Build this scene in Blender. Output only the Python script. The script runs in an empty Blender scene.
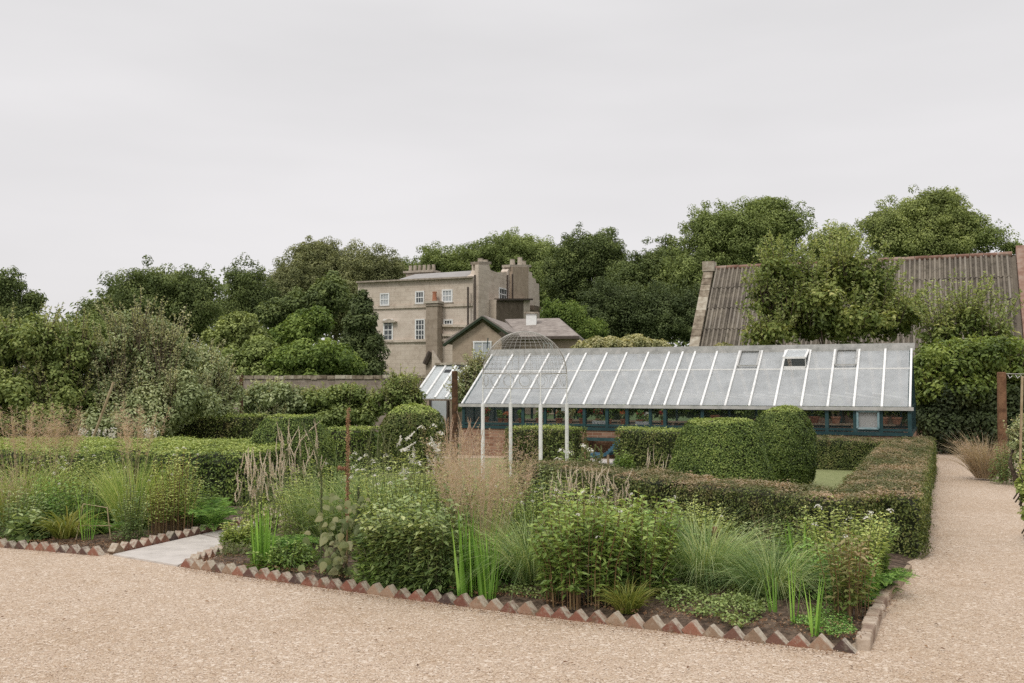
import bpy, math, random
import numpy as np
R = math.radians
rng = np.random.default_rng(11)
random.seed(5)
sc = bpy.context.scene
COL = sc.collection

# ------------------------------------------------------------------ camera
F = 995.0; HOR = 386.0; CH = 1.65
PIT = math.atan((HOR - 341.5) / F)
cam = bpy.data.cameras.new('camera'); cam.lens = 35; cam.sensor_width = 36
cam.clip_start = 0.05; cam.clip_end = 3000
cam.dof.use_dof = False
co = bpy.data.objects.new('camera', cam); COL.objects.link(co)
co.location = (0, 0, CH); co.rotation_euler = (math.pi / 2 + PIT, 0, 0)
sc.camera = co

def ray(px, py):
    u = (px - 512) / F; v = (341.5 - py) / F
    return np.array([u, math.cos(PIT) - v * math.sin(PIT), math.sin(PIT) + v * math.cos(PIT)])
def G(px, py, z=0.0):
    d = ray(px, py); t = (z - CH) / d[2]
    return np.array([d[0] * t, d[1] * t, z])
def W(px, py, Y):
    d = ray(px, py); t = Y / d[1]
    return np.array([d[0] * t, Y, CH + d[2] * t])
def HIT(px, py, P0, N):
    d = ray(px, py); C0 = np.array([0, 0, CH])
    t = np.dot(np.array(P0) - C0, N) / np.dot(d, N)
    return C0 + d * t
E1 = np.array([0.917, -0.399, 0.0]); E2 = np.array([0.399, 0.917, 0.0]); UP = np.array([0, 0, 1.0])

# ------------------------------------------------------------------ mesh builder
class MB:
    def __init__(s):
        s.v = []; s.q = []; s.t = []; s.r = []; s.n = 0
    def add(s, verts, quads=None, tris=None, rnd=None):
        verts = np.asarray(verts, float).reshape(-1, 3)
        s.v.append(verts)
        if quads is not None and len(quads): s.q.append(np.asarray(quads, int).reshape(-1, 4) + s.n)
        if tris is not None and len(tris): s.t.append(np.asarray(tris, int).reshape(-1, 3) + s.n)
        if rnd is None: rnd = np.full(len(verts), random.random())
        s.r.append(np.asarray(rnd, float)); s.n += len(verts)
        return s
    def box(s, c, ax, ay, az, dims):
        c = np.array(c, float)
        ax, ay, az = [np.array(a, float) / np.linalg.norm(a) for a in (ax, ay, az)]
        P = []
        for k in (-1, 1):
            for j in (-1, 1):
                for i in (-1, 1):
                    P.append(c + ax * i * dims[0] / 2 + ay * j * dims[1] / 2 + az * k * dims[2] / 2)
        return s.add(P, [[0, 2, 3, 1], [4, 5, 7, 6], [0, 1, 5, 4], [2, 6, 7, 3], [0, 4, 6, 2], [1, 3, 7, 5]])
    def bar(s, a, b, w, h, up=(0, 0, 1)):
        a = np.array(a, float); b = np.array(b, float); d = b - a; L = np.linalg.norm(d); d = d / L
        x = np.cross(d, up); x /= np.linalg.norm(x); z = np.cross(x, d)
        return s.box((a + b) / 2, d, x, z, (L, w, h))
    def tube(s, pts, r, seg=6, cap=True):
        pts = np.array(pts, float); n = len(pts)
        r = np.full(n, r) if np.isscalar(r) else np.array(r, float)
        V = []
        for i in range(n):
            d = pts[min(i + 1, n - 1)] - pts[max(i - 1, 0)]; d = d / (np.linalg.norm(d) + 1e-9)
            a = np.cross(d, (0, 0, 1) if abs(d[2]) < .95 else (1, 0, 0)); a /= np.linalg.norm(a); b = np.cross(d, a)
            for k in range(seg):
                t = 2 * math.pi * k / seg
                V.append(pts[i] + r[i] * (a * math.cos(t) + b * math.sin(t)))
        Q = []; T = []
        for i in range(n - 1):
            for k in range(seg):
                k2 = (k + 1) % seg
                Q.append([i * seg + k, i * seg + k2, (i + 1) * seg + k2, (i + 1) * seg + k])
        if cap:
            V.append(pts[0]); V.append(pts[-1]); m = n * seg
            for k in range(seg):
                k2 = (k + 1) % seg
                T.append([m, k2, k]); T.append([m + 1, (n - 1) * seg + k, (n - 1) * seg + k2])
        return s.add(V, Q, T)
    def poly(s, pts, ex):
        """closed polygon extruded by vector ex (fan from centre on caps)"""
        pts = np.array(pts, float); n = len(pts); ex = np.array(ex, float)
        s.ng = getattr(s, 'ng', [])
        base = s.n
        s.add(np.vstack([pts, pts + ex]), [[i, (i + 1) % n, n + (i + 1) % n, n + i] for i in range(n)])
        s.ng.append([base + i for i in range(n)][::-1]); s.ng.append([base + n + i for i in range(n)])
        return s
    def build(s, name, mat, parent=None, smooth=False):
        V = np.vstack(s.v)
        if parent is not None: V = V - WL[parent.name]
        m = bpy.data.meshes.new(name)
        q = np.vstack(s.q) if s.q else np.zeros((0, 4), int)
        t = np.vstack(s.t) if s.t else np.zeros((0, 3), int)
        ng = getattr(s, 'ng', [])
        nl = [x for g in ng for x in g]
        loops = np.concatenate([q.ravel(), t.ravel(), np.array(nl, int)])
        tot = np.concatenate([np.full(len(q), 4), np.full(len(t), 3), np.array([len(g) for g in ng], int)])
        st = np.concatenate([[0], np.cumsum(tot)[:-1]])
        m.vertices.add(len(V)); m.vertices.foreach_set('co', V.ravel().astype('f'))
        m.loops.add(len(loops)); m.loops.foreach_set('vertex_index', loops.astype('i'))
        m.polygons.add(len(tot)); m.polygons.foreach_set('loop_start', st.astype('i'))
        m.polygons.foreach_set('loop_total', tot.astype('i'))
        m.polygons.foreach_set('use_smooth', np.full(len(tot), bool(smooth)))
        a = m.attributes.new('rnd', 'FLOAT', 'POINT'); a.data.foreach_set('value', np.concatenate(s.r).astype('f'))
        m.update(calc_edges=True); m.validate()
        m.materials.append(mat)
        o = bpy.data.objects.new(name, m); COL.objects.link(o)
        if parent is not None: o.parent = parent; WL[o.name] = WL[parent.name]
        else: WL[o.name] = np.zeros(3)
        return o
WL = {}
def tag(o, label=None, cat=None, group=None, kind=None):
    if label: o['label'] = label
    if cat: o['category'] = cat
    if group: o['group'] = group
    if kind: o['kind'] = kind
    return o
def T(name, label, cat, loc, group=None):
    o = bpy.data.objects.new(name, None); COL.objects.link(o); o.empty_display_size = .2
    o.location = tuple(loc); WL[o.name] = np.array(loc, float)
    return tag(o, label, cat, group)
def struct(name, mb, mat):
    return tag(mb.build(name, mat), kind='structure')

# ------------------------------------------------------------------ materials
def newmat(name):
    m = bpy.data.materials.new(name); m.use_nodes = True; nt = m.node_tree
    b = nt.nodes['Principled BSDF']; return m, nt, b
def ramp(nt, fac, cols, pos=None):
    r = nt.nodes.new('ShaderNodeValToRGB'); e = r.color_ramp.elements
    n = len(cols); pos = pos or [i / (n - 1) for i in range(n)]
    while len(e) < n: e.new(.5)
    for i in range(n): e[i].position = pos[i]; e[i].color = (*cols[i], 1)
    nt.links.new(fac, r.inputs[0]); return r.outputs[0]
def noise(nt, scale, detail=3, rough=.55, vec=None):
    n = nt.nodes.new('ShaderNodeTexNoise'); n.inputs['Scale'].default_value = scale
    n.inputs['Detail'].default_value = detail; n.inputs['Roughness'].default_value = rough
    if vec is not None: nt.links.new(vec, n.inputs['Vector'])
    return n.outputs['Fac']
def pos(nt):
    return nt.nodes.new('ShaderNodeNewGeometry').outputs['Position']
def math_(nt, op, a, b):
    n = nt.nodes.new('ShaderNodeMath'); n.operation = op
    for i, x in enumerate((a, b)):
        if isinstance(x, (int, float)): n.inputs[i].default_value = x
        else: nt.links.new(x, n.inputs[i])
    return n.outputs[0]
def mixc(nt, f, a, b, mode='MIX'):
    n = nt.nodes.new('ShaderNodeMix'); n.data_type = 'RGBA'; n.blend_type = mode
    for s_, x in ((n.inputs[0], f), (n.inputs[6], a), (n.inputs[7], b)):
        if isinstance(x, (int, float)): s_.default_value = x
        elif isinstance(x, tuple): s_.default_value = (*x, 1)
        else: nt.links.new(x, s_)
    return n.outputs[2]
def bump(nt, b, h, strength, dist):
    n = nt.nodes.new('ShaderNodeBump'); n.inputs['Strength'].default_value = strength
    n.inputs['Distance'].default_value = dist
    nt.links.new(h, n.inputs['Height']); nt.links.new(n.outputs[0], b.inputs['Normal'])
GM = (2.12, 1.88, 1.8)
def leafmat(name, cols, trans=.3, rough=.55, ns=.6, nw=.5, extra=None):
    """cols: dark -> light; colour picked per leaf plus slow patches over the plant"""
    m, nt, b = newmat(name)
    if all(c[1] > c[0] * 1.0 and c[1] > c[2] * 1.1 for c in cols): cols = [(c[0] * GM[0] * q, c[1] * GM[1] * q, c[2] * GM[2] * q) for c, q in zip(cols, np.linspace(.72, 1.3, len(cols)))]
    at = nt.nodes.new('ShaderNodeAttribute'); at.attribute_name = 'rnd'
    n = noise(nt, ns, 3, .6, pos(nt))
    n2 = math_(nt, 'MULTIPLY', math_(nt, 'SUBTRACT', n, .5), nw * 2.4)
    f = math_(nt, 'ADD', math_(nt, 'MULTIPLY', at.outputs['Fac'], .8), math_(nt, 'ADD', n2, .1))
    c = ramp(nt, f, cols)
    if extra:
        n3 = noise(nt, extra[1], 4, .65, pos(nt))
        fe = ramp(nt, n3, [(0, 0, 0), (1, 1, 1)], [extra[2], extra[3]])
        c = mixc(nt, fe, c, extra[0])
    nt.links.new(c, b.inputs['Base Color'])
    b.inputs['Roughness'].default_value = rough
    b.inputs['Specular IOR Level'].default_value = .3
    tr = nt.nodes.new('ShaderNodeBsdfTranslucent')
    c2 = mixc(nt, 1.0, c, (1.25, 1.2, .7), 'MULTIPLY'); nt.links.new(c2, tr.inputs[0])
    mx = nt.nodes.new('ShaderNodeMixShader'); mx.inputs[0].default_value = trans
    nt.links.new(b.outputs[0], mx.inputs[1]); nt.links.new(tr.outputs[0], mx.inputs[2])
    nt.links.new(mx.outputs[0], nt.nodes['Material Output'].inputs[0])
    return m
def plain(name, cols, scale=6, rough=.7, bumps=None, metal=0, spec=.3, detail=4):
    m, nt, b = newmat(name)
    n = noise(nt, scale, detail, .65, pos(nt))
    at = nt.nodes.new('ShaderNodeAttribute'); at.attribute_name = 'rnd'
    f = math_(nt, 'ADD', n, math_(nt, 'MULTIPLY', math_(nt, 'SUBTRACT', at.outputs['Fac'], .5), .25))
    nt.links.new(ramp(nt, f, cols, [.3 + .4 * i / (len(cols) - 1) for i in range(len(cols))]), b.inputs['Base Color'])
    b.inputs['Roughness'].default_value = rough; b.inputs['Metallic'].default_value = metal
    b.inputs['Specular IOR Level'].default_value = spec
    if bumps: bump(nt, b, noise(nt, bumps[0], 4, .6, pos(nt)), bumps[1], bumps[2])
    return m

# gravel
def gravel_mat():
    m, nt, b = newmat('pale_gravel')
    p = pos(nt)
    v = nt.nodes.new('ShaderNodeTexVoronoi'); v.inputs['Scale'].default_value = 130; nt.links.new(p, v.inputs['Vector'])
    v2 = nt.nodes.new('ShaderNodeTexVoronoi'); v2.inputs['Scale'].default_value = 48; nt.links.new(p, v2.inputs['Vector'])
    sep = nt.nodes.new('ShaderNodeSeparateColor'); nt.links.new(v.outputs['Color'], sep.inputs[0])
    c = ramp(nt, sep.outputs[0], [(.21, .145, .10), (.42, .318, .228), (.52, .408, .305), (.58, .478, .375), (.45, .318, .222), (.73, .645, .55)], [0, .18, .45, .7, .85, 1])
    sep2 = nt.nodes.new('ShaderNodeSeparateColor'); nt.links.new(v2.outputs['Color'], sep2.inputs[0])
    c = mixc(nt, ramp(nt, sep2.outputs[1], [(0, 0, 0), (1, 1, 1)], [.86, .95]), c, (.66, .56, .46))
    big = noise(nt, .55, 4, .6, p)
    c = mixc(nt, ramp(nt, big, [(0, 0, 0), (.5, .5, .5)], [.45, .7]), c, mixc(nt, 1., c, (.80, .74, .66), 'MULTIPLY'))
    mid = noise(nt, 5, 5, .7, p)
    c = mixc(nt, ramp(nt, mid, [(.0, .0, .0), (.7, .7, .7)], [.5, .72]), c, mixc(nt, 1., c, (.84, .78, .70), 'MULTIPLY'))
    # rustier fines by the edging and the hedges
    nt.links.new(c, b.inputs['Base Color']); b.inputs['Roughness'].default_value = .85
    b.inputs['Specular IOR Level'].default_value = .15
    h = math_(nt, 'ADD', math_(nt, 'MULTIPLY', v.outputs['Distance'], -1.), math_(nt, 'MULTIPLY', v2.outputs['Distance'], -.6))
    bump(nt, b, h, .6, .008)
    return m
M = {}
M['gravel'] = gravel_mat()
M['soil'] = plain('bed_soil', [(.025, .017, .012), (.065, .044, .03), (.17, .12, .085)], 14, .95, (40, .8, .03))
M['lawn_ground'] = plain('ground_grass', [(.03, .05, .014), (.06, .095, .028), (.09, .12, .045)], 3, .95, (60, .8, .03))
M['lawn'] = plain('mown_lawn', [(.15, .175, .065), (.21, .235, .095), (.27, .28, .13)], 8, .95, (90, .8, .02))
M['slab'] = plain('pale_paving', [(.33, .30, .27), (.45, .415, .38), (.53, .49, .45)], 5, .8, (30, .25, .01))
def brickm(name, cols, dirt=(.42, .38, .30)):
    m, nt, b = newmat(name)
    oi = nt.nodes.new('ShaderNodeObjectInfo')
    p = pos(nt)
    c = ramp(nt, oi.outputs['Random'], cols)
    f = ramp(nt, noise(nt, 22, 5, .7, p), [(0, 0, 0), (.6, .6, .6)], [.52, .72])
    c = mixc(nt, f, c, dirt)
    f2 = ramp(nt, noise(nt, 9, 4, .6, p), [(0, 0, 0), (.7, .7, .7)], [.56, .7])
    c = mixc(nt, f2, c, (.075, .08, .04))
    # upper faces paler: lichen, with sun and sky light put into the colour
    gn = nt.nodes.new('ShaderNodeNewGeometry'); sx = nt.nodes.new('ShaderNodeSeparateXYZ'); nt.links.new(gn.outputs['True Normal'], sx.inputs[0])
    ft = math_(nt, 'MULTIPLY', ramp(nt, sx.outputs[2], [(0, 0, 0), (1, 1, 1)], [.4, .6]), ramp(nt, noise(nt, 30, 3, .6, p), [(.25, .25, .25), (.95, .95, .95)], [.35, .6]))
    c = mixc(nt, ft, c, (.44, .39, .31))
    nt.links.new(c, b.inputs['Base Color']); b.inputs['Roughness'].default_value = .9
    bump(nt, b, noise(nt, 60, 4, .6, p), .5, .008)
    return m
M['brick_red'] = brickm('red_brick', [(.15, .062, .042), (.23, .095, .062), (.28, .13, .085)])
M['brick_buff'] = brickm('buff_brick', [(.24, .165, .11), (.31, .21, .14), (.27, .15, .10)])
M['brick_dark'] = brickm('dark_brick', [(.07, .045, .038), (.12, .06, .045), (.17, .085, .06)], (.3, .26, .2))

BX = [(.022, .042, .009), (.045, .08, .017), (.08, .125, .03), (.14, .19, .055)]
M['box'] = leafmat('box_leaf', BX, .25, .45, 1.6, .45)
M['box_dark'] = leafmat('box_leaf_darkened', [(.018, .034, .007), (.034, .062, .013), (.06, .095, .022), (.11, .15, .045)], .25, .45, 1.6, .45)  # darker copy of the box leaf: shading between the topiaries put into colour
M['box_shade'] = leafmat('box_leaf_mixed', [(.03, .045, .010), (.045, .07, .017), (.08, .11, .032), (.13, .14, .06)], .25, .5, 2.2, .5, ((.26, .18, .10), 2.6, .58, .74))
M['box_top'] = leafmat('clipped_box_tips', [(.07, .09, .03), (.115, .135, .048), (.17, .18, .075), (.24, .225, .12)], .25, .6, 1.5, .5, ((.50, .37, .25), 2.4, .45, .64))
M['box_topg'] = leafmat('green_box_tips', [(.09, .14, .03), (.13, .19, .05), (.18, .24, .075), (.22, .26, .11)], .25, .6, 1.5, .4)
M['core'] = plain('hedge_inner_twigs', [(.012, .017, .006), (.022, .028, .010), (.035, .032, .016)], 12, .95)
M['bark'] = plain('bark', [(.05, .038, .028), (.11, .085, .06), (.16, .13, .1)], 14, .9, (40, .6, .02))
M['stem'] = plain('green_stem', [(.06, .085, .03), (.10, .12, .05), (.14, .13, .07)], 9, .7)
M['stem_red'] = plain('rusty_stem', [(.11, .065, .035), (.18, .11, .05), (.22, .17, .08)], 9, .7)
M['straw'] = leafmat('straw_stem', [(.34, .26, .17), (.46, .37, .26), (.56, .47, .36)], .3, .7, 2, .4)
M['plume'] = leafmat('tan_plume', [(.44, .31, .225), (.56, .42, .32), (.66, .53, .43)], .35, .8, 2, .4)
M['spike'] = leafmat('dry_flower_spike', [(.50, .41, .31), (.68, .59, .47), (.80, .73, .62)], .25, .8, 3, .4)
M['rust_spike'] = leafmat('brown_seed_spike', [(.20, .10, .055), (.34, .19, .11), (.46, .30, .19)], .1, .8, 9, .3)
M['white_fl'] = leafmat('white_petal', [(.50, .48, .44), (.70, .68, .66), (.80, .79, .77)], .3, .6, 3, .3)
M['red_fl'] = leafmat('red_petal', [(.30, .03, .03), (.42, .06, .05), (.5, .15, .12)], .3, .6, 3, .3)
M['orange_fl'] = leafmat('orange_petal', [(.5, .14, .05), (.6, .22, .1)], .3, .6, 3, .3)
M['fine_green'] = leafmat('fine_grass_blue_green', [(.05, .10, .035), (.09, .16, .06), (.16, .23, .10), (.26, .30, .17)], .35, .5, 2.5, .35)
M['fresh_grass'] = leafmat('fresh_grass', [(.07, .13, .03), (.12, .20, .05), (.19, .27, .09), (.28, .31, .14)], .35, .5, 2.5, .35)
M['sword'] = leafmat('sword_leaf', [(.06, .14, .026), (.10, .21, .04), (.16, .29, .065)], .4, .4, 3, .3)
M['yellow_grass'] = leafmat('yellow_green_blade', [(.13, .18, .035), (.24, .27, .06), (.36, .34, .11)], .35, .5, 3, .3)
M['phlox'] = leafmat('phlox_leaf', [(.045, .088, .022), (.08, .14, .038), (.13, .20, .06), (.20, .265, .10)], .35, .42, 3, .35)
M['mint'] = leafmat('mint_leaf', [(.045, .085, .028), (.08, .13, .048), (.14, .20, .085), (.24, .29, .16)], .35, .45, 3, .35)
M['aster'] = leafmat('aster_leaf', [(.07, .12, .03), (.13, .19, .055), (.20, .26, .09), (.27, .32, .14)], .35, .5, 3, .35)
M['fern'] = leafmat('fern_leaf', [(.035, .09, .02), (.07, .15, .035), (.11, .21, .055), (.17, .27, .09)], .35, .5, 2, .35)
M['heart'] = leafmat('yellowing_heart_leaf', [(.09, .13, .04), (.16, .19, .075), (.24, .26, .12), (.33, .31, .17)], .4, .5, 3, .4)
M['peony'] = leafmat('turning_leaf', [(.10, .15, .03), (.15, .21, .05), (.26, .26, .10), (.52, .40, .25)], .35, .5, 3, .4)
M['cover'] = leafmat('low_cover_leaf', [(.06, .10, .03), (.11, .165, .055), (.18, .24, .10)], .3, .5, 4, .4)
M['silver'] = leafmat('silvery_leaf', [(.06, .095, .038), (.12, .165, .08), (.19, .24, .135), (.26, .30, .19)], .3, .5, .8, .4)
M['apple'] = leafmat('apple_leaf', [(.045, .075, .022), (.08, .12, .035), (.13, .175, .06), (.20, .24, .10)], .3, .5, .8, .4)
M['vine'] = leafmat('vine_leaf', [(.03, .055, .012), (.058, .095, .022), (.095, .14, .034), (.15, .20, .06)], .35, .4, .9, .4)
M['sap'] = leafmat('sapling_leaf', [(.045, .075, .02), (.08, .12, .032), (.135, .175, .055), (.25, .27, .115)], .35, .5, .8, .45)
M['varieg'] = leafmat('cream_variegated_leaf', [(.09, .12, .045), (.19, .21, .11), (.27, .28, .17)], .3, .5, 2, .4)
M['tdark'] = leafmat('dark_tree_leaf', [(.036, .055, .020), (.052, .08, .026), (.078, .11, .036), (.11, .14, .05)], .2, .6, .12, .4)
M['tmid'] = leafmat('mid_tree_leaf', [(.056, .085, .028), (.086, .125, .038), (.125, .17, .056), (.165, .21, .08)], .2, .6, .12, .4)
M['tgrey'] = leafmat('grey_tree_leaf', [(.06, .08, .035), (.092, .115, .05), (.13, .152, .07), (.17, .19, .10)], .2, .6, .12, .4)
M['tbright'] = leafmat('bright_shrub_leaf', [(.038, .07, .016), (.065, .11, .024), (.10, .15, .035), (.14, .19, .055)], .25, .6, .25, .4)
M['tlight'] = leafmat('light_tree_leaf', [(.068, .098, .032), (.11, .15, .05), (.155, .20, .07), (.20, .24, .095)], .25, .6, .2, .4)
M['con'] = leafmat('conifer_leaf', [(.026, .044, .016), (.042, .064, .022), (.062, .086, .032)], .15, .6, .4, .4)

M['yew'] = leafmat('yew_leaf', [(.010, .018, .006), (.020, .032, .011), (.035, .052, .018)], .1, .6, .6, .4)
M['litter'] = leafmat('dry_litter', [(.06, .03, .018), (.15, .075, .04), (.26, .15, .08), (.40, .29, .18)], .1, .8, 6, .4)
M['white_paint'] = plain('white_paint', [(.62, .62, .60), (.74, .74, .72), (.8, .8, .78)], 9, .5)
M['grey_board'] = plain('weathered_grey_board', [(.26, .26, .25), (.38, .38, .36), (.47, .46, .44)], 7, .8)
M['teal'] = plain('teal_paint', [(.012, .038, .042), (.018, .052, .056), (.038, .078, .08)], 6, .5)
M['teal_light'] = plain('faded_teal_paint', [(.10, .2, .22), (.18, .28, .30), (.3, .38, .4)], 12, .6)
M['blue'] = plain('blue_slats', [(.03, .09, .14), (.05, .13, .19), (.09, .18, .24)], 8, .6)
M['timber'] = plain('rusty_timber_post', [(.05, .028, .015), (.11, .055, .028), (.20, .11, .06)], 8, .85, (30, .5, .02))
M['wood'] = plain('bench_wood', [(.16, .11, .07), (.26, .19, .13), (.34, .26, .18)], 10, .8)
M['bamboo'] = plain('bamboo', [(.22, .16, .09), (.32, .25, .15), (.38, .31, .2)], 9, .7)
M['wire'] = plain('galvanised_wire', [(.30, .28, .26), (.42, .40, .37), (.5, .48, .45)], 9, .6, None, .2)
M['terra'] = plain('terracotta', [(.24, .09, .045), (.36, .15, .085), (.42, .23, .15)], 8, .85)
M['ridge'] = plain('weathered_ridge_tile', [(.16, .085, .06), (.26, .16, .12), (.33, .25, .2)], 3, .9)
M['stone'] = plain('pale_stone', [(.24, .20, .155), (.36, .31, .25), (.46, .41, .34)], 5, .9, (18, .5, .02))
M['lichen'] = plain('lichened_stone', [(.13, .10, .07), (.28, .235, .175), (.45, .41, .33)], 4, .95, (12, .6, .03), detail=6)
M['kerb'] = plain('worn_kerb_stone', [(.22, .15, .11), (.36, .28, .21), (.48, .40, .32)], 7, .9, (40, .6, .01))
M['dark'] = plain('dark_void', [(.01, .011, .012), (.02, .022, .024)], 4, .5)
M['pane'] = plain('window_pane', [(.035, .04, .045), (.07, .08, .085)], 1.5, .15, spec=.6)
M['blind'] = plain('pale_blind', [(.35, .37, .38), (.46, .48, .49)], 2, .3, spec=.5)
M['lead'] = plain('lead_sheet', [(.25, .235, .22), (.33, .315, .30)], 1.5, .8)
M['pipe'] = plain('dark_pipe', [(.055, .04, .032), (.09, .07, .055)], 5, .6)
M['barge'] = plain('green_bargeboard', [(.025, .038, .020), (.045, .06, .035)], 4, .7)

def masonry(name, cols, stain, mortar, bw, bh, scale=1.0, fac=.5, swap=None):
    m, nt, b = newmat(name)
    p = pos(nt)
    # block coordinates: horizontal distance along the grid axis, height
    sx = nt.nodes.new('ShaderNodeSeparateXYZ'); nt.links.new(p, sx.inputs[0])
    hx = math_(nt, 'ADD', math_(nt, 'MULTIPLY', sx.outputs[0], .9), math_(nt, 'MULTIPLY', sx.outputs[1], -.45))
    cb = nt.nodes.new('ShaderNodeCombineXYZ'); nt.links.new(hx, cb.inputs[0]); nt.links.new(sx.outputs[2], cb.inputs[1])
    br = nt.nodes.new('ShaderNodeTexBrick'); nt.links.new(cb.outputs[0], br.inputs['Vector'])
    br.inputs['Scale'].default_value = 1.0; br.inputs['Brick Width'].default_value = bw; br.inputs['Row Height'].default_value = bh
    br.inputs['Mortar Size'].default_value = bh * .09; br.inputs['Mortar'].default_value = (*mortar, 1)
    br.inputs['Color1'].default_value = (*cols[0], 1); br.inputs['Color2'].default_value = (*cols[-1], 1)
    n1 = noise(nt, .9 * scale, 7, .7, p)
    base = ramp(nt, n1, cols, [.3 + .4 * i / (len(cols) - 1) for i in range(len(cols))])
    c = mixc(nt, fac, base, br.outputs[0])
    st = ramp(nt, noise(nt, 1.9 * scale, 7, .8, p), [(0, 0, 0), (.6, .6, .6)], [.5, .62])
    c = mixc(nt, st, c, stain)
    nt.links.new(c, b.inputs['Base Color']); b.inputs['Roughness'].default_value = .92
    b.inputs['Specular IOR Level'].default_value = .15
    bump(nt, b, br.outputs['Fac'], -.3, .01)
    return m
M['render_up'] = masonry('grey_brown_render', [(.46, .39, .315), (.56, .48, .395), (.62, .545, .46)], (.38, .31, .245), (.2, .165, .13), .9, .35, .8, .22)
M['render_low'] = masonry('pale_pink_render', [(.52, .44, .37), (.60, .52, .44), (.64, .56, .48)], (.45, .37, .30), (.33, .27, .22), .9, .35, .8, .15)
M['gable'] = masonry('brown_render', [(.31, .245, .18), (.40, .32, .24), (.46, .38, .29)], (.25, .19, .14), (.24, .19, .14), .45, .15, 1.2, .25)
M['brickwall'] = masonry('old_brickwork', [(.17, .085, .055), (.27, .14, .09), (.33, .21, .15)], (.13, .10, .07), (.32, .27, .21), .225, .075, 3, .65)
M['flint'] = masonry('garden_wall_stone', [(.16, .125, .10), (.26, .21, .17), (.36, .31, .26)], (.12, .10, .07), (.3, .26, .22), .3, .12, 3, .45)
def slate():
    m, nt, b = newmat('lichened_slates')
    p = pos(nt); n = noise(nt, 2.2, 7, .75, p)
    c = ramp(nt, n, [(.16, .135, .115), (.27, .23, .20), (.38, .34, .30)], [.35, .5, .68])
    w = nt.nodes.new('ShaderNodeTexWave'); w.bands_direction = 'Z'; w.inputs['Scale'].default_value = 2.5; nt.links.new(p, w.inputs[0])
    c = mixc(nt, math_(nt, 'MULTIPLY', w.outputs['Fac'], .3), c, (.12, .1, .09))
    nt.links.new(c, b.inputs['Base Color']); b.inputs['Roughness'].default_value = .9
    return m
M['slate'] = slate()
def tilem():
    m, nt, b = newmat('lichened_roman_tiles')
    p = pos(nt)
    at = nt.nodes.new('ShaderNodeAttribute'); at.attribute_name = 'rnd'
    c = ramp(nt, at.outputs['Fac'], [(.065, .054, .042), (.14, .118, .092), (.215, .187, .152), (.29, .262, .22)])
    st = ramp(nt, noise(nt, 1.4, 7, .75, p), [(0, 0, 0), (.8, .8, .8)], [.44, .62])
    c = mixc(nt, math_(nt, 'MULTIPLY', st, .6), c, (.30, .26, .20))
    st = ramp(nt, noise(nt, 5, 6, .8, p), [(0, 0, 0), (.8, .8, .8)], [.54, .64])
    c = mixc(nt, st, c, (.085, .075, .05))
    nt.links.new(c, b.inputs['Base Color']); b.inputs['Roughness'].default_value = .95
    return m
M['tile'] = tilem()
def glassm(name, col, op, rough=.12):
    m, nt, b = newmat(name)
    n = noise(nt, 1.1, 7, .75, pos(nt))
    c = ramp(nt, n, [tuple(x * .9 for x in col), col], [.35, .55])
    nt.links.new(c, b.inputs['Base Color']); b.inputs['Roughness'].default_value = rough
    b.inputs['Specular IOR Level'].default_value = .6
    tr = nt.nodes.new('ShaderNodeBsdfTransparent'); tr.inputs[0].default_value = (.93, .95, .95, 1)
    mx = nt.nodes.new('ShaderNodeMixShader')
    tl = nt.nodes.new('ShaderNodeBsdfTranslucent'); nt.links.new(c, tl.inputs[0]); m2 = nt.nodes.new('ShaderNodeMixShader'); m2.inputs[0].default_value = .3
    nt.links.new(b.outputs[0], m2.inputs[1]); nt.links.new(tl.outputs[0], m2.inputs[2])
    lw = nt.nodes.new('ShaderNodeLayerWeight'); lw.inputs[0].default_value = .2
    n4 = noise(nt, 3.2, 5, .7, pos(nt))
    f = ramp(nt, n4, [(op * .86,) * 3, (min(1, op * 1.12),) * 3], [.3, .66])
    f = math_(nt, 'MAXIMUM', f, math_(nt, 'MULTIPLY', lw.outputs['Fresnel'], 1.0))
    nt.links.new(f, mx.inputs[0]); nt.links.new(tr.outputs[0], mx.inputs[1]); nt.links.new(m2.outputs[0], mx.inputs[2])
    nt.links.new(mx.outputs[0], nt.nodes['Material Output'].inputs[0])
    return m
M['roof_glass'] = glassm('shaded_roof_glass', (.74, .77, .78), .60, .12)
M['side_glass'] = glassm('clear_side_glass', (.14, .16, .16), .06, .05)
M['frost'] = glassm('frosted_pane', (.48, .48, .47), .85, .35)

# ------------------------------------------------------------------ foliage generators
def unit(a): return a / (np.linalg.norm(a, axis=-1, keepdims=True) + 1e-9)
def rdir(n): return unit(rng.normal(size=(n, 3)))
def leaves(mb, P, N, L, Wd, down=.3, fold=.15, D=None, rnd=None):
    """diamond leaves at P, facing N"""
    n = len(P)
    if n == 0: return
    if D is None:
        D = rdir(n); D[:, 2] -= down
    D = D - N * np.sum(D * N, 1, keepdims=True); D = unit(D); S = np.cross(N, D)
    L = (np.broadcast_to(L, (n,)) * rng.uniform(.65, 1.3, n))[:, None]; Wd = np.broadcast_to(Wd, (n,))[:, None] * rng.uniform(.75, 1.2, (n, 1))
    mid = P + D * L * .45 - N * L * fold * .4
    V = np.stack([P, mid + S * Wd / 2 + N * L * fold, P + D * L - N * L * fold * .6, mid - S * Wd / 2 + N * L * fold], 1)
    if rnd is None: rnd = rng.random(n)
    mb.add(V.reshape(-1, 3), np.arange(4 * n).reshape(n, 4), None, np.repeat(rnd, 4))
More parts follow.
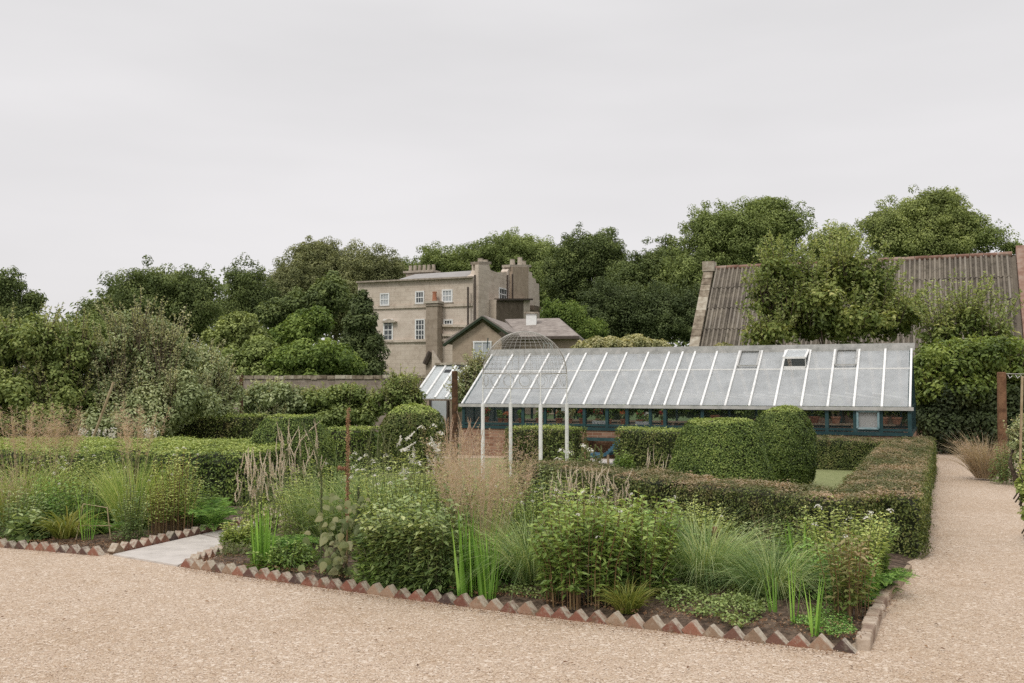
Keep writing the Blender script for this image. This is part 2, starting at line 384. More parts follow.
def blades(mb, B, D, L, Wd, droop=.5, k=5, rnd=None, taper=1.0, wob=.0):
    """curved strips: base B, initial direction D, length L, width Wd"""
    n = len(B); L = np.broadcast_to(L, (n,))[:, None]; Wd = np.broadcast_to(Wd, (n,))[:, None]; droop = np.broadcast_to(droop, (n,))[:, None]
    D = unit(D)
    S = np.cross(D, rdir(n)); S = unit(S)
    H = D.copy(); H[:, 2] = 0; H = unit(H + 1e-4)
    rows = []
    for j in range(k + 1):
        t = j / k
        c = B + D * L * t + (H * .45 - UP * .8) * L * droop * t * t * (t * .5 + .5)
        if wob: c = c + rdir(n) * wob * t * L
        w = Wd * (1 - t ** 1.5 * .93 * taper)
        rows.append(c - S * w / 2); rows.append(c + S * w / 2)
    V = np.stack(rows, 1)
    m = 2 * (k + 1)
    f = np.array([[2 * j, 2 * j + 1, 2 * j + 3, 2 * j + 2] for j in range(k)])
    Q = (np.arange(n)[:, None, None] * m + f[None]).reshape(-1, 4)
    if rnd is None: rnd = rng.random(n)
    mb.add(V.reshape(-1, 3), Q, None, np.repeat(rnd, m))
def cloud(mb, C, Rr, n, L, Wd, upb=.35, shell=.35, down=.3, squash=.85):
    """n leaves spread over clumps centred C with radii Rr"""
    C = np.asarray(C); Rr = np.broadcast_to(Rr, (len(C),))
    i = rng.choice(len(C), n, p=Rr ** 2 / np.sum(Rr ** 2))
    u = rdir(n); r = Rr[i] * rng.uniform(0, 1, n) ** shell
    P = C[i] + u * r[:, None] * np.array([1, 1, squash])
    N = unit(u * 1.0 + rdir(n) * .45 + UP * upb)
    tint = rng.random(len(C))
    leaves(mb, P, N, L, Wd, down, rnd=np.clip(.5 * rng.random(n) + .38 * tint[i] + .16 * u[:, 2], 0, 1))  # upper leaves of a clump toned lighter: top light put into the colour
def crown_clumps(lobes, k=26, cr=(.22, .42)):
    C = []; Q = []
    for (c, r) in lobes:
        c = np.array(c); r = np.array(r)
        for _ in range(k):
            u = rdir(1)[0]
            if u[2] < -.35: u[2] *= -.6
            s = rng.uniform(.62, .95); q = r.mean() * rng.uniform(*cr)
            C.append(c + u * (r - q * .6) * s / .85); Q.append(q)
        for _ in range(k // 4):
            C.append(c + rdir(1)[0] * r * .4); Q.append(r.mean() * .45)
    return np.array(C), np.array(Q)
def tree(name, label, cat, lobes_px, Y, mat, leaf=.3, dens=1.0, group=None, trunk=True, depth=1.0, k=26, cr=(.22, .42), base=None):
    lobes = []
    for (px, py, rx, ry) in lobes_px:
        c = W(px, py, Y + rng.uniform(-1, 1) * rx / F * Y * .3)
        lobes.append((c, np.array([rx / F * Y, rx / F * Y * depth, ry / F * Y])))
    cx = np.mean([l[0][0] for l in lobes]); root = np.array([cx, Y, 0.])
    if base is not None: root = np.array(base, float)
    t = T(name, label, cat, root, group)
    mb = MB(); C, Q = crown_clumps(lobes, k, cr)
    area = sum(4 * math.pi * (l[1].mean() ** 2) for l in lobes)
    n = int(dens * 5.0 * area / (leaf * leaf * .35) * .42)
    n = min(n, 150000)
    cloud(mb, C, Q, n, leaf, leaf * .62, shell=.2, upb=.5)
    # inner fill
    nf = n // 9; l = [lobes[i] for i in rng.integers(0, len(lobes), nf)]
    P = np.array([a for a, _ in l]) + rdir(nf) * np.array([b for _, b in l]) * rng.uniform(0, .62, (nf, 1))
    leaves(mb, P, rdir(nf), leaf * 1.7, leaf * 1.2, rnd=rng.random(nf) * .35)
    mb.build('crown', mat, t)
    if trunk:
        tb = MB(); low = min(l[0][2] for l in lobes); h = max(low, .6)
        rr = max(.05, max(l[1][0] for l in lobes) * .05)
        j = [root, root + UP * h * .4 + rdir(1)[0] * .1, root + UP * h * .85]
        tb.tube(j, [rr * 1.2, rr, rr * .75], 7)
        for (c, r) in lobes:
            for _ in range(2):
                e = c + rdir(1)[0] * r * .6
                tb.tube([j[2] - UP * .2, (j[2] + e) / 2 + rdir(1)[0] * r.mean() * .1, e], [rr * .6, rr * .35, rr * .08], 5)
        tb.build('trunk', M['bark'], t)
    return t

def lump(P, s, a):
    x, y, z = P[:, 0] * s, P[:, 1] * s, P[:, 2] * s
    return a * (np.sin(x * 1.7 + y * 1.1 + .4) * np.sin(y * 2.1 - z * 1.6 + 1.3) + .6 * np.sin(x * 4.1 + z * 3.3) * np.sin(y * 3.7 + x * 1.9 + 2) + .35 * np.sin(x * 9 + 1) * np.sin(y * 8.3 + z * 7.1))
def hedge_arm(side, top, core, a, b, w, h, dens=2300, leaf=.032, z0=0.0, lump_a=.03, ends=(True, True), h2=None):
    a = np.array([a[0], a[1], z0]); b = np.array([b[0], b[1], z0]); d = b - a; L = np.linalg.norm(d); d /= L
    s = np.array([d[1], -d[0], 0]); h2 = h2 or h
    def H(t): return h + (h2 - h) * t
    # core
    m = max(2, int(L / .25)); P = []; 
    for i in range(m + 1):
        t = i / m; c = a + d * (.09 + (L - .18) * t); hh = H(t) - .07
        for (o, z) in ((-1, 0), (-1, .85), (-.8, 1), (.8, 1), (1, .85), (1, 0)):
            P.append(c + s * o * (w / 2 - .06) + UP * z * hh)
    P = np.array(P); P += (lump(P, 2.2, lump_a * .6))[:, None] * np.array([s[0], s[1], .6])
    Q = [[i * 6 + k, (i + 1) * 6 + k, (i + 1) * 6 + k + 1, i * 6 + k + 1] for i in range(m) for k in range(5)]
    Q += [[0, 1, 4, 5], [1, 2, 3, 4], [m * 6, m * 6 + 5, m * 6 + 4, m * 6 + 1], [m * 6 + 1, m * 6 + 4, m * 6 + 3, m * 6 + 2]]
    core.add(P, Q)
    def sprinkle(mb, n, f, Nrm, ln, upb=.15, rough=.65):
        t, u = rng.random(n), rng.random(n)
        Pt, Nn = f(t, u)
        off = lump(Pt, 2.2, lump_a) + rng.normal(0, .009, n) - .01 + (rng.random(n) < .06) * rng.uniform(.01, .05, n)
        Pt = Pt + Nn * off[:, None]
        NN = unit(Nn + rdir(n) * rough + UP * upb)
        leaves(mb, Pt, NN, ln, ln * .6, down=-.2)
    rnd_e = .07
    for sg in (-1, 1):
        def f(t, u, sg=sg):
            z = u * H(t); ins = np.where(u > .9, (u - .9) / .1, 0) ** 2 * rnd_e
            return a + d * L * t[:, None] + s * sg * (w / 2 - ins)[:, None] + UP * z[:, None], np.tile(s * sg, (len(t), 1)) + UP * (np.where(u > .9, .8, 0))[:, None]
        sprinkle(side, int(L * h * dens), f, None, leaf)
    def f(t, u):
        o = (u - .5) * w; ed = np.clip(np.abs(u - .5) * 2 - .85, 0, 1) / .15
        return a + d * L * t[:, None] + s * o[:, None] + UP * (H(t) - ed ** 2 * .05)[:, None], np.tile(UP, (len(t), 1))
    sprinkle(top, int(L * w * dens), f, None, leaf, .3, .6)
    for e, on, dd in ((0., ends[0], -d), (1., ends[1], d)):
        if on:
            def f(t, u, e=e, dd=dd):
                return a + d * L * e + s * ((t - .5) * w)[:, None] + UP * (u * H(e))[:, None], np.tile(dd, (len(t), 1))
            sprinkle(side, int(w * h * dens), f, None, leaf)
def hedge(name, label, arms, loc, sm, tm, dens=2300, leaf=.032, **kw):
    t = T(name, label, 'hedge', loc)
    s, tp, c = MB(), MB(), MB()
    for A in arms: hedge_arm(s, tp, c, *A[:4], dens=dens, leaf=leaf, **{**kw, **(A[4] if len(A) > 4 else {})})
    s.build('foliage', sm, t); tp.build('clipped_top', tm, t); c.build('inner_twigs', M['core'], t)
    return t
def topiary(label, c, prof, sm, n=14000, leaf=.032, sq=2.0, tm=None, rot=0.):
    """prof: list of (z, radius_x, radius_y)"""
    c = np.array([c[0], c[1], 0.]); t = T('topiary', label, 'topiary', c)
    prof = np.array(prof, float); zs = prof[:, 0]
    sl = np.concatenate([[0], np.cumsum(np.hypot(np.diff(prof[:, 0]), np.diff(prof[:, 1])) * (prof[1:, 1] + prof[:-1, 1] + .05))])
    u = rng.random(n) * sl[-1]
    z = np.interp(u, sl, zs); rx = np.interp(u, sl, prof[:, 1]); ry = np.interp(u, sl, prof[:, 2])
    def surf(z, rx, ry, th):
        cs, sn = np.cos(th), np.sin(th)
        k = (np.abs(cs) ** sq + np.abs(sn) ** sq) ** (-1 / sq)
        x = rx * k * cs; y = ry * k * sn
        return np.stack([x * math.cos(rot) - y * math.sin(rot), x * math.sin(rot) + y * math.cos(rot), z], 1)
    th = rng.random(n) * 2 * math.pi
    P = surf(z, rx, ry, th); P1 = surf(z, rx, ry, th + .02)
    i2 = np.clip(u + sl[-1] * .004, 0, sl[-1]); i1 = np.clip(u - sl[-1] * .004, 0, sl[-1])
    dP = surf(np.interp(i2, sl, zs), np.interp(i2, sl, prof[:, 1]), np.interp(i2, sl, prof[:, 2]), th) - surf(np.interp(i1, sl, zs), np.interp(i1, sl, prof[:, 1]), np.interp(i1, sl, prof[:, 2]), th)
    N = unit(np.cross(P1 - P, dP))
    P = P + c; P = P + N * (lump(P, 3, .025) + rng.normal(0, .009, n) - .01)[:, None]
    mb = MB(); top = MB()
    up = N[:, 2] > .75
    for mm, sel in ((mb, ~up), (top, up)):
        leaves(mm, P[sel], unit(N[sel] + rdir(sel.sum()) * .6 + UP * .15), leaf, leaf * .6, down=-.2)
    mb.build('foliage', sm, t)
    if up.sum() > 10: top.build('clipped_top', tm or sm, t)
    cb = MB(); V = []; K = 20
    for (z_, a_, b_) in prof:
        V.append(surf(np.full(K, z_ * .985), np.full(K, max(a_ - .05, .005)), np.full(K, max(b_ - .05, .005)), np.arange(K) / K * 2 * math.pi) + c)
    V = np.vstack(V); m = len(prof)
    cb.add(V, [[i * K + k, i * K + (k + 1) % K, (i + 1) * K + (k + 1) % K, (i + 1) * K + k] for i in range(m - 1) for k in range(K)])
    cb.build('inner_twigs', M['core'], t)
    return t

# ------------------------------------------------------------------ ground
def sheet(name, pts, z, mat, kind='structure', sub=None):
    mb = MB(); pts = [np.array([p[0], p[1], z]) for p in pts]
    mb.add(pts); mb.ng = [list(range(len(pts)))]
    return tag(mb.build(name, mat), kind=kind)
sheet('ground', [(-900, -60), (900, -60), (900, 1500), (-900, 1500)], -.012, M['lawn_ground'])
sheet('gravel_forecourt', [(-22, -8), (14, -8), (16, 24.5), (3, 26.5), (-22, 12)], -.004, M['gravel'])
A_ = G(187, 566); B_ = G(862, 652); C_ = G(885, 598); D_ = G(105, 555); E_ = G(245, 524); F_ = G(-60, 541)
HC = np.array([4.01, 9.83, 0])            # hedge outside near corner at ground
def HO(t): return HC + E2 * t
def pile(name, pts, h, mat, cell=.16):
    """bed soil: a gently raised sheet inside the polygon"""
    P = np.array([[p[0], p[1]] for p in pts]); mb = MB()
    x0, y0 = P.min(0); x1, y1 = P.max(0)
    nx = int((x1 - x0) / cell) + 2; ny = int((y1 - y0) / cell) + 2
    X, Y = np.meshgrid(np.linspace(x0, x1, nx), np.linspace(y0, y1, ny))
    Q = np.stack([X.ravel(), Y.ravel()], 1)
    inside = np.zeros(len(Q), bool); dist = np.full(len(Q), 1e9)
    for i in range(len(P)):
        a, b = P[i], P[(i + 1) % len(P)]
        c = (a[1] > Q[:, 1]) != (b[1] > Q[:, 1])
        with np.errstate(divide='ignore', invalid='ignore'):
            xx = (b[0] - a[0]) * (Q[:, 1] - a[1]) / (b[1] - a[1]) + a[0]
        inside ^= c & (Q[:, 0] < xx)
        t = np.clip(((Q - a) @ (b - a)) / ((b - a) @ (b - a)), 0, 1)
        dist = np.minimum(dist, np.linalg.norm(Q - (a + t[:, None] * (b - a)), axis=1))
    z = np.where(inside, np.minimum(dist, .5) / .5 * h + .004, -.1)
    V = np.column_stack([Q, z]); V[:, 2] += np.where(inside, lump(V, 5, .012), 0)
    F4 = [[j * nx + i, j * nx + i + 1, (j + 1) * nx + i + 1, (j + 1) * nx + i] for j in range(ny - 1) for i in range(nx - 1)]
    mb.add(V, F4)
    return tag(mb.build(name, mat, smooth=True), kind='structure')
bedpts = [A_, (A_ + B_) / 2 + np.array([-.06, -.04, 0]), B_, C_, HC, HO(1.0) - E1 * .8, np.array([2.2, 12.4, 0]), np.array([.8, 15.5, 0]), np.array([-2.6, 15.2, 0]), G(232, 545)]
pile('bed_soil', bedpts, .07, M['soil'])
pile('side_bed_soil', [F_, G(0, 545), D_, E_, np.array([-3.3, 13.6, 0]), np.array([-9, 14.6, 0])], .07, M['soil'])
sheet('parterre_lawn', [np.array([3.9, 10.9]), HO(10.4) - E1 * .6, HO(10.4) - E1 * 9, np.array([-7, 22]), np.array([-8, 14.5]), np.array([-2.7, 15]), np.array([.9, 15])], 0.004, M['lawn'])
# paved path
pm = MB()
pl = [D_ + np.array([.08, -.03, 0]), A_ + np.array([-.08, -.03, 0]), G(255, 528), E_ + np.array([.06, 0, 0])]
a0, a1, a2, a3 = pl
far0 = a3 + (a3 - a0) * .8; far1 = a2 + (a2 - a1) * .8
nr = 3
for i in range(nr):
    t0, t1 = i / nr + .004, (i + 1) / nr - .004
    p = [a0 + (far0 - a0) * t0, a1 + (far1 - a1) * t0, a1 + (far1 - a1) * t1, a0 + (far0 - a0) * t1]
    pm.poly([q + UP * -.05 for q in p], UP * .062)
struct('paved_path', pm, M['slab'])
# patio strip by the lounger
pm = MB(); q = [G(583, 466), G(628, 466), G(622, 460), G(586, 460)]
pm.poly([p + UP * -.03 for p in q], UP * .05); struct('patio', pm, M['slab'])

# ------------------------------------------------------------------ brick edging
def brick_mesh(nm, mat, w, th, ln):
    mb = MB(); mb.box((0, 0, 0), (1, 0, 0), (0, 1, 0), (0, 0, 1), (w, th, ln))
    o = mb.build(nm, mat); me = o.data; bpy.data.objects.remove(o)
    import bmesh
    bm = bmesh.new(); bm.from_mesh(me)
    bmesh.ops.bevel(bm, geom=bm.edges[:], offset=.0035, segments=2, affect='EDGES')
    for v in bm.verts: v.co += v.normal * random.uniform(-.002, .002)
    bm.to_mesh(me); bm.free()
    return me
bmesh_ = {k: [brick_mesh('edging_brick', M[m], .10, .085, .21) for _ in range(3)] for k, m in (('red', 'brick_red'), ('buff', 'brick_buff'), ('dark', 'brick_dark'))}
words = {'red': 'red-brown', 'buff': 'pale mossy buff', 'dark': 'dark weathered'}
ORD = ['first', 'second', 'third', 'fourth', 'fifth', 'sixth', 'seventh', 'eighth', 'ninth', 'tenth', 'eleventh', 'twelfth', 'thirteenth', 'fourteenth', 'fifteenth', 'sixteenth', 'seventeenth', 'eighteenth', 'nineteenth', 'twentieth'] + ['twenty-' + x for x in ['first', 'second', 'third', 'fourth', 'fifth', 'sixth', 'seventh', 'eighth', 'ninth']] + ['thirtieth'] + ['thirty-' + x for x in ['first', 'second', 'third', 'fourth', 'fifth', 'sixth', 'seventh', 'eighth', 'ninth']] + ['fortieth'] + ['forty-' + x for x in ['first', 'second', 'third', 'fourth', 'fifth', 'sixth', 'seventh', 'eighth', 'ninth']] + ['fiftieth'] + ['fifty-' + x for x in ['first', 'second', 'third', 'fourth', 'fifth']]
def edging(p, q, tip, lean, where, pitch=.137, bow=0.):
    p = np.array(p); q = np.array(q); L = np.linalg.norm(q - p); n = int(L / pitch); d = (q - p) / L; s = np.array([d[1], -d[0], 0])
    ang = math.atan2(d[1], d[0])
    for i in range(n):
        kind = random.choices(['red', 'buff', 'dark'], [.42, .33, .25])[0]
        t = (i + .5) / n
        c = p + (q - p) * t + s * (bow * 4 * t * (1 - t) + random.uniform(-.006, .006)) + UP * (tip - .1096 + random.uniform(-.008, .006))
        o = bpy.data.objects.new('edging_brick', random.choice(bmesh_[kind])); COL.objects.link(o)
        o.rotation_mode = 'QUATERNION'
        from mathutils import Matrix
        o.rotation_quaternion = (Matrix.Rotation(ang + random.uniform(-.04, .04), 3, 'Z') @ Matrix.Rotation(lean * math.pi / 4 + random.uniform(-.07, .07), 3, 'Y') @ Matrix.Rotation(random.uniform(-.04, .04), 3, 'X')).to_quaternion()
        o.location = tuple(c)
        tag(o, words[kind] + ' slanting edging brick, ' + ORD[i] + ' ' + where, 'brick', 'slanting bricks edging the beds')
edging(B_, A_, .08, 1, 'from the gravel corner of the large bed', bow=-.10)
edging(A_ + np.array([.02, .06, 0]), G(232, 547), .08, 1, 'beside the paving, at the large bed')
edging(D_, G(0, 546), .078, 1, 'leftward from the paving corner, front of left bed')
edging(G(-2, 546), G(-60, 542), .078, 1, 'at the left edge of the photo')
edging(D_ + np.array([.05, .08, 0]), E_, .10, -1, 'back along the paving, side of left bed')
# stone kerb on the right side
t = T('stone_kerb', 'worn stone and mortar kerb along the right end of the big bed', 'kerb', (B_ + C_) / 2)
kb = B_ + np.array([.02, .05, 0]); kd = C_ - kb; KL = np.linalg.norm(kd); kd /= KL
ks = np.array([kd[1], -kd[0], 0])
x = 0
while x < KL:
    l = rng.uniform(.16, .34); mb = MB()
    c = kb + kd * (x + l / 2) + ks * rng.uniform(-.008, .008); K = 7; pts = []
    for j in range(K):
        pts.append(c + kd * (l / 2 - .004) * (2 * j / (K - 1) - 1) + UP * (.02 + rng.uniform(-.004, .004)))
    mb.box(c + UP * .01, kd + rdir(1)[0] * .03, ks + rdir(1)[0] * .03, UP, (l - .006, .085 + rng.uniform(-.01, .01), .13 + rng.uniform(-.012, .012)))
    o = mb.build('kerb_stone', M['kerb'], t); bv = o.modifiers.new('b', 'BEVEL'); bv.width = .014; bv.segments = 2; x += l
mb = MB(); mb.bar(C_ + np.array([-.02, -.1, .03]), C_ + kd * 1.1 + np.array([.12, 0, .03]), .04, .1); mb.build('timber_edge', M['wood'], t)

# ------------------------------------------------------------------ clipped hedges
sh = .6
dF = unit(np.array([1.43, -2.3, 0.])); # diagonal of the front arm
hb = np.array([3.45, 9.35, 0.])
pF0 = np.array([.35, 14.15, 0.]); pFm = np.array([2.0, 11.45, 0.])
cornerC = HC + np.array([-.52, -.15, 0])
hedge('box_hedge', 'long low clipped box hedge with browned top beside the gravel path', [
    (pF0, pFm, .85, sh, dict(ends=(True, False))),
    (pFm, cornerC + np.array([-.02, -.05, 0]), .85, sh, dict(ends=(False, True))),
    (cornerC + E2 * .05, HO(11.3) - E1 * .43, .86, sh - .01, dict(ends=(True, True), lump_a=.045)),
    (HO(10.3) - E1 * .85, HO(10.3) - E1 * 4.6, .8, sh + .01, dict(ends=(False, True)))],
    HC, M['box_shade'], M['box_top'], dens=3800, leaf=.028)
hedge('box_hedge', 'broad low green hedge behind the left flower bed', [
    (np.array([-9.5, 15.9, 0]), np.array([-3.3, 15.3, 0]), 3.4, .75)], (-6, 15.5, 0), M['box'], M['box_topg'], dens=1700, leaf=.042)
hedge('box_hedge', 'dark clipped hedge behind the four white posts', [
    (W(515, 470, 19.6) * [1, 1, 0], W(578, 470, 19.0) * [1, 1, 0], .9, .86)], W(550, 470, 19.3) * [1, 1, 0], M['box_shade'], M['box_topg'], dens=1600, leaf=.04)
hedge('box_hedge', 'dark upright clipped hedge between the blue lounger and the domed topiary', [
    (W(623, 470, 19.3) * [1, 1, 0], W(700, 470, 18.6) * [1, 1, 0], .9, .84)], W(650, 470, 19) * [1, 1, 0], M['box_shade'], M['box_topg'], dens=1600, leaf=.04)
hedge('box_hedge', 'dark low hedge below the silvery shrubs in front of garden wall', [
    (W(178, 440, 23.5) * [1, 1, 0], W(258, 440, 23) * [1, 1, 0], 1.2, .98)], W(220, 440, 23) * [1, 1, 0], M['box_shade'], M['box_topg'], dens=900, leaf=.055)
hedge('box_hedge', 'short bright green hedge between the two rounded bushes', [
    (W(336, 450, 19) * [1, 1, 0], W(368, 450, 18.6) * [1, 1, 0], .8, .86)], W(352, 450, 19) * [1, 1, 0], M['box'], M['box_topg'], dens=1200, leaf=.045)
topiary('large dome-topped clipped box, broad at the foot, in front of the greenhouse', G(721, 507.5),
        [(0, .80, .62), (.25, .77, .6), (.5, .70, .55), (.8, .605, .46), (1.0, .53, .38), (1.1, .485, .33), (1.16, .42, .28), (1.19, .30, .2), (1.205, .02, .02)], M['box'], 46000, .028, 2.25, M['box_topg'], -.05)
topiary('tall egg-shaped clipped box standing right behind the broad one', G(783, 489),
        [(0, .30, .30), (.12, .43, .43), (.35, .52, .52), (.6, .535, .535), (.9, .48, .48), (1.12, .39, .39), (1.25, .30, .30), (1.31, .14, .14), (1.32, .01, .01)], M['box_dark'], 30000, .03, 2.1, M['box_topg'])
topiary('rounded clipped box at the left, dry flower spikes before it', W(291, 480, 15.6) * [1, 1, 0],
        [(0, .68, .6), (.4, .72, .62), (.8, .62, .55), (1.05, .48, .42), (1.18, .36, .3), (1.2, .02, .02)], M['box'], 26000, .032, 2.5, M['box_topg'])
topiary('rounded shaggy clipped bush left of the rusty post and the long plumes', W(413, 450, 19.5) * [1, 1, 0],
        [(0, .6, .6), (.5, .66, .66), (.9, .62, .62), (1.12, .5, .5), (1.24, .34, .34), (1.28, .02, .02)], M['box_shade'], 15000, .045, 2.1, M['box_topg'])

# ------------------------------------------------------------------ greenhouse
GL = np.array([-1.2, 24.0, 0]); GR = np.array([8.0, 20.0, 0]); gl = np.linalg.norm(GR - GL); g1 = (GR - GL) / gl; g2 = np.array([-g1[1], g1[0], 0])
EZ, RZ, GW, SZ = 1.235, 2.5, 1.8, .68
def gx(px, z=EZ):      # distance along the front for a pixel column
    u = (px - 512) / F
    return (u * GL[1] - GL[0]) / (g1[0] - u * g1[1])
gh = T('greenhouse', 'long lean greenhouse with white glazing bars and teal frames on a brick base', 'greenhouse', (GL + GR) / 2)
def gp(s, w, z): return GL + g1 * s + g2 * w + UP * z
mb = MB()
lo, hi = gx(586), gx(622)
for (s0, s1) in ((0, lo), (hi, gl)):
    mb.poly([gp(s0, -.02, -.05), gp(s1, -.02, -.05), gp(s1, .2, -.05), gp(s0, .2, -.05)], UP * (SZ - .02 + .05))
mb.poly([gp(lo, -.018, .46), gp(hi, -.018, .46), gp(hi, .2, .46), gp(lo, .2, .46)], UP * (SZ - .02 - .46))
mb.poly([gp(lo, .5, -.05), gp(hi, .5, -.05), gp(hi, .6, -.05), gp(lo, .6, -.05)], UP * .55)
mb.poly([gp(gl - .2, .202, -.05), gp(gl - .002, .202, -.05), gp(gl - .002, 2 * GW, -.05), gp(gl - .2, 2 * GW, -.05)], UP * (SZ + .03))
mb.poly([gp(.002, .202, -.05), gp(.2, .202, -.05), gp(.2, 2 * GW, -.05), gp(.002, 2 * GW, -.05)], UP * (SZ + .03))
mb.poly([gp(.202, 2 * GW - .2, -.05), gp(gl - .202, 2 * GW - .2, -.05), gp(gl - .202, 2 * GW, -.05), gp(.202, 2 * GW, -.05)], UP * (SZ + .03))
mb.build('brick_base', M['brickwall'], gh)
mb = MB(); mb.bar(gp(lo - .03, -.06, .45), gp(hi + .03, -.06, .45), .08, .07); mb.build('teal_shelf', M['teal'], gh)
# front posts, rails
posts = [(464, .05), (523, .05), (545, .05), (584.5, .10), (607, .08), (627, .09), (650, .05), (665, .13), (702, .06), (800, .05), (826, .07), (854, .05), (880, .05), (908.5, .08)]
mb = MB()
mb.bar(gp(-.03, 0, SZ), gp(gl + .03, 0, SZ), .1, .07)
mb.bar(gp(-.02, .01, EZ - .06), gp(gl + .02, .01, EZ - .06), .06, .06)
mb.bar(gp(.0, .0, SZ + .08), gp(gl, 0, SZ + .08), .045, .05)
for px, w in posts:
    s = gx(px); mb.bar(gp(s, .002, SZ + .03), gp(s, .002, EZ - .05), w, .07, up=g1)
# right and left end frames
for s in (gl - .03, .03):
    mb.bar(gp(s, 0, SZ + .002), gp(s, 2 * GW, SZ + .002), .09, .07); mb.bar(gp(s, .03, EZ), gp(s, 2 * GW, EZ), .05, .05)
    for w in (.05, .6, 1.2, GW, 2.4, 3.0, 2 * GW - .05):
        zt = EZ + (RZ - EZ) * (1 - abs(w - GW) / GW) - .03
        mb.bar(gp(s, w, SZ + .03), gp(s, w, zt), .05, .05, up=g1)
    mb.bar(gp(s, .02, EZ - .02), gp(s, GW, RZ - .04), .06, .07); mb.bar(gp(s, 2 * GW - .02, EZ - .02), gp(s, GW, RZ - .04), .06, .07)
# back frame
mb.bar(gp(0, 2 * GW, SZ), gp(gl, 2 * GW, SZ), .08, .07); mb.bar(gp(0, 2 * GW, EZ - .03), gp(gl, 2 * GW, EZ - .03), .06, .06)
for i in range(15):
    s = gl * (i + .5) / 15; mb.bar(gp(s, 2 * GW, SZ), gp(s, 2 * GW, EZ), .05, .05, up=g1)
mb.build('teal_frame', M['teal'], gh)
# glazing bars of the roof slopes
eb = [485, 503, 523, 544, 562, 584, 605, 628, 650, 664.5, 677.6, 701, 725, 749, 774, 800.6, 827, 853, 881]
def rp(s, t, up=0.):   # on the front slope t 0..1
    return gp(s, GW * t, EZ + (RZ - EZ) * t) + (g2 * -.57 + UP * .82) * up
ss = [gx(p) for p in eb]
for i, s in enumerate([.02] + ss + [gl - .02]):
    mb = MB(); mb.bar(rp(s, -.02, .02), rp(s, .97, .02), .044, .04, up=g2); mb.build('glazing_bar', M['white_paint'], gh)
mb = MB()
for s in np.linspace(.3, gl - .3, 17):
    mb.bar(gp(s, 2 * GW - .02, EZ), gp(s, GW, RZ - .03), .08, .05, up=g2)
for s in ss:
    mb.bar(gp(s + .5, 2 * GW - .3, EZ + .1), gp(s - .2, .5, EZ + .27), .035, .035)
mb.build('rear_rafters', M['white_paint'], gh)
mb = MB(); mb.bar(rp(0, .62, .006), rp(gl, .62, .006), .03, .012, up=g2); mb.build('glazing_lap', M['white_paint'], gh)
mb = MB(); mb.bar(rp(-.05, -.035, .0), rp(gl + .05, -.035, .0), .06, .07); mb.build('gutter', M['grey_board'], gh)
mb = MB(); mb.bar(gp(-.06, GW - .02, RZ + .03), gp(gl + .05, GW - .02, RZ + .03), .14, .11); 
mb.bar(rp(-.04, .955, .035), rp(gl + .04, .955, .035), .10, .02, up=g2); mb.build('ridge_board', M['grey_board'], gh)
# panes of the front slope, one per bay; upper and lower light
vb = {}
ev = [.02] + ss + [gl - .02]
def bay(px):
    s = gx(px); return max(i for i in range(len(ev) - 1) if ev[i] <= s)
openb = bay(788)
for i in range(len(ev) - 1):
    s0, s1 = ev[i] + .02, ev[i + 1] - .02; mb = MB()
    for (t0, t1) in ((0, .61), (.63, .96)):
        if i == openb and t0 > .5:
            t0 = .90
        mb.add([rp(s0, t0), rp(s1, t0), rp(s1, t1), rp(s0, t1)], [[0, 1, 2, 3]])
    mb.build('roof_pane', M['roof_glass'], gh)
mb = MB(); mb.poly([gp(.05, 2 * GW, EZ), gp(gl - .05, 2 * GW, EZ), gp(gl - .05, GW + .03, RZ - .03), gp(.05, GW + .03, RZ - .03)], UP * .004); mb.build('rear_slope_glass', M['side_glass'], gh)
# roof vents
for px, isopen in ((748, 0), (796, 1), (845, 0)):
    i = bay(px - 8); s0, s1 = ev[i] + .04, ev[i + 1] - .04
    lift = .20 if isopen else .0; r_ = lambda s, t, k: rp(s, t, .05 + lift * k)
    mb = MB()
    for (a, b) in (((s0, .66), (s1, .66)), ((s0, .94), (s1, .94)), ((s0, .66), (s0, .94)), ((s1, .66), (s1, .94))):
        k0 = 1 if a[1] < .7 else 0; k1 = 1 if b[1] < .7 else 0
        mb.bar(r_(a[0], a[1], k0), r_(b[0], b[1], k1), .045 if isopen else .03, .03, up=g2)
    f = mb.build('roof_vent', M['white_paint'] if isopen else M['grey_board'], gh)
    if not isopen: continue
    mb = MB(); mb.poly([r_(s0, .67, 1), r_(s1, .67, 1), r_(s1, .93, 0), r_(s0, .93, 0)], UP * .004); mb.build('vent_pane', M['roof_glass'], f)
    if isopen:
        mb = MB(); mb.bar(rp(s0, .635, .03), rp(s1, .635, .03), .05, .04, up=g2); mb.bar(rp(s1, .65, .03), r_(s1, .67, 1), .02, .02, up=g1); mb.build('vent_stay', M['white_paint'], f)
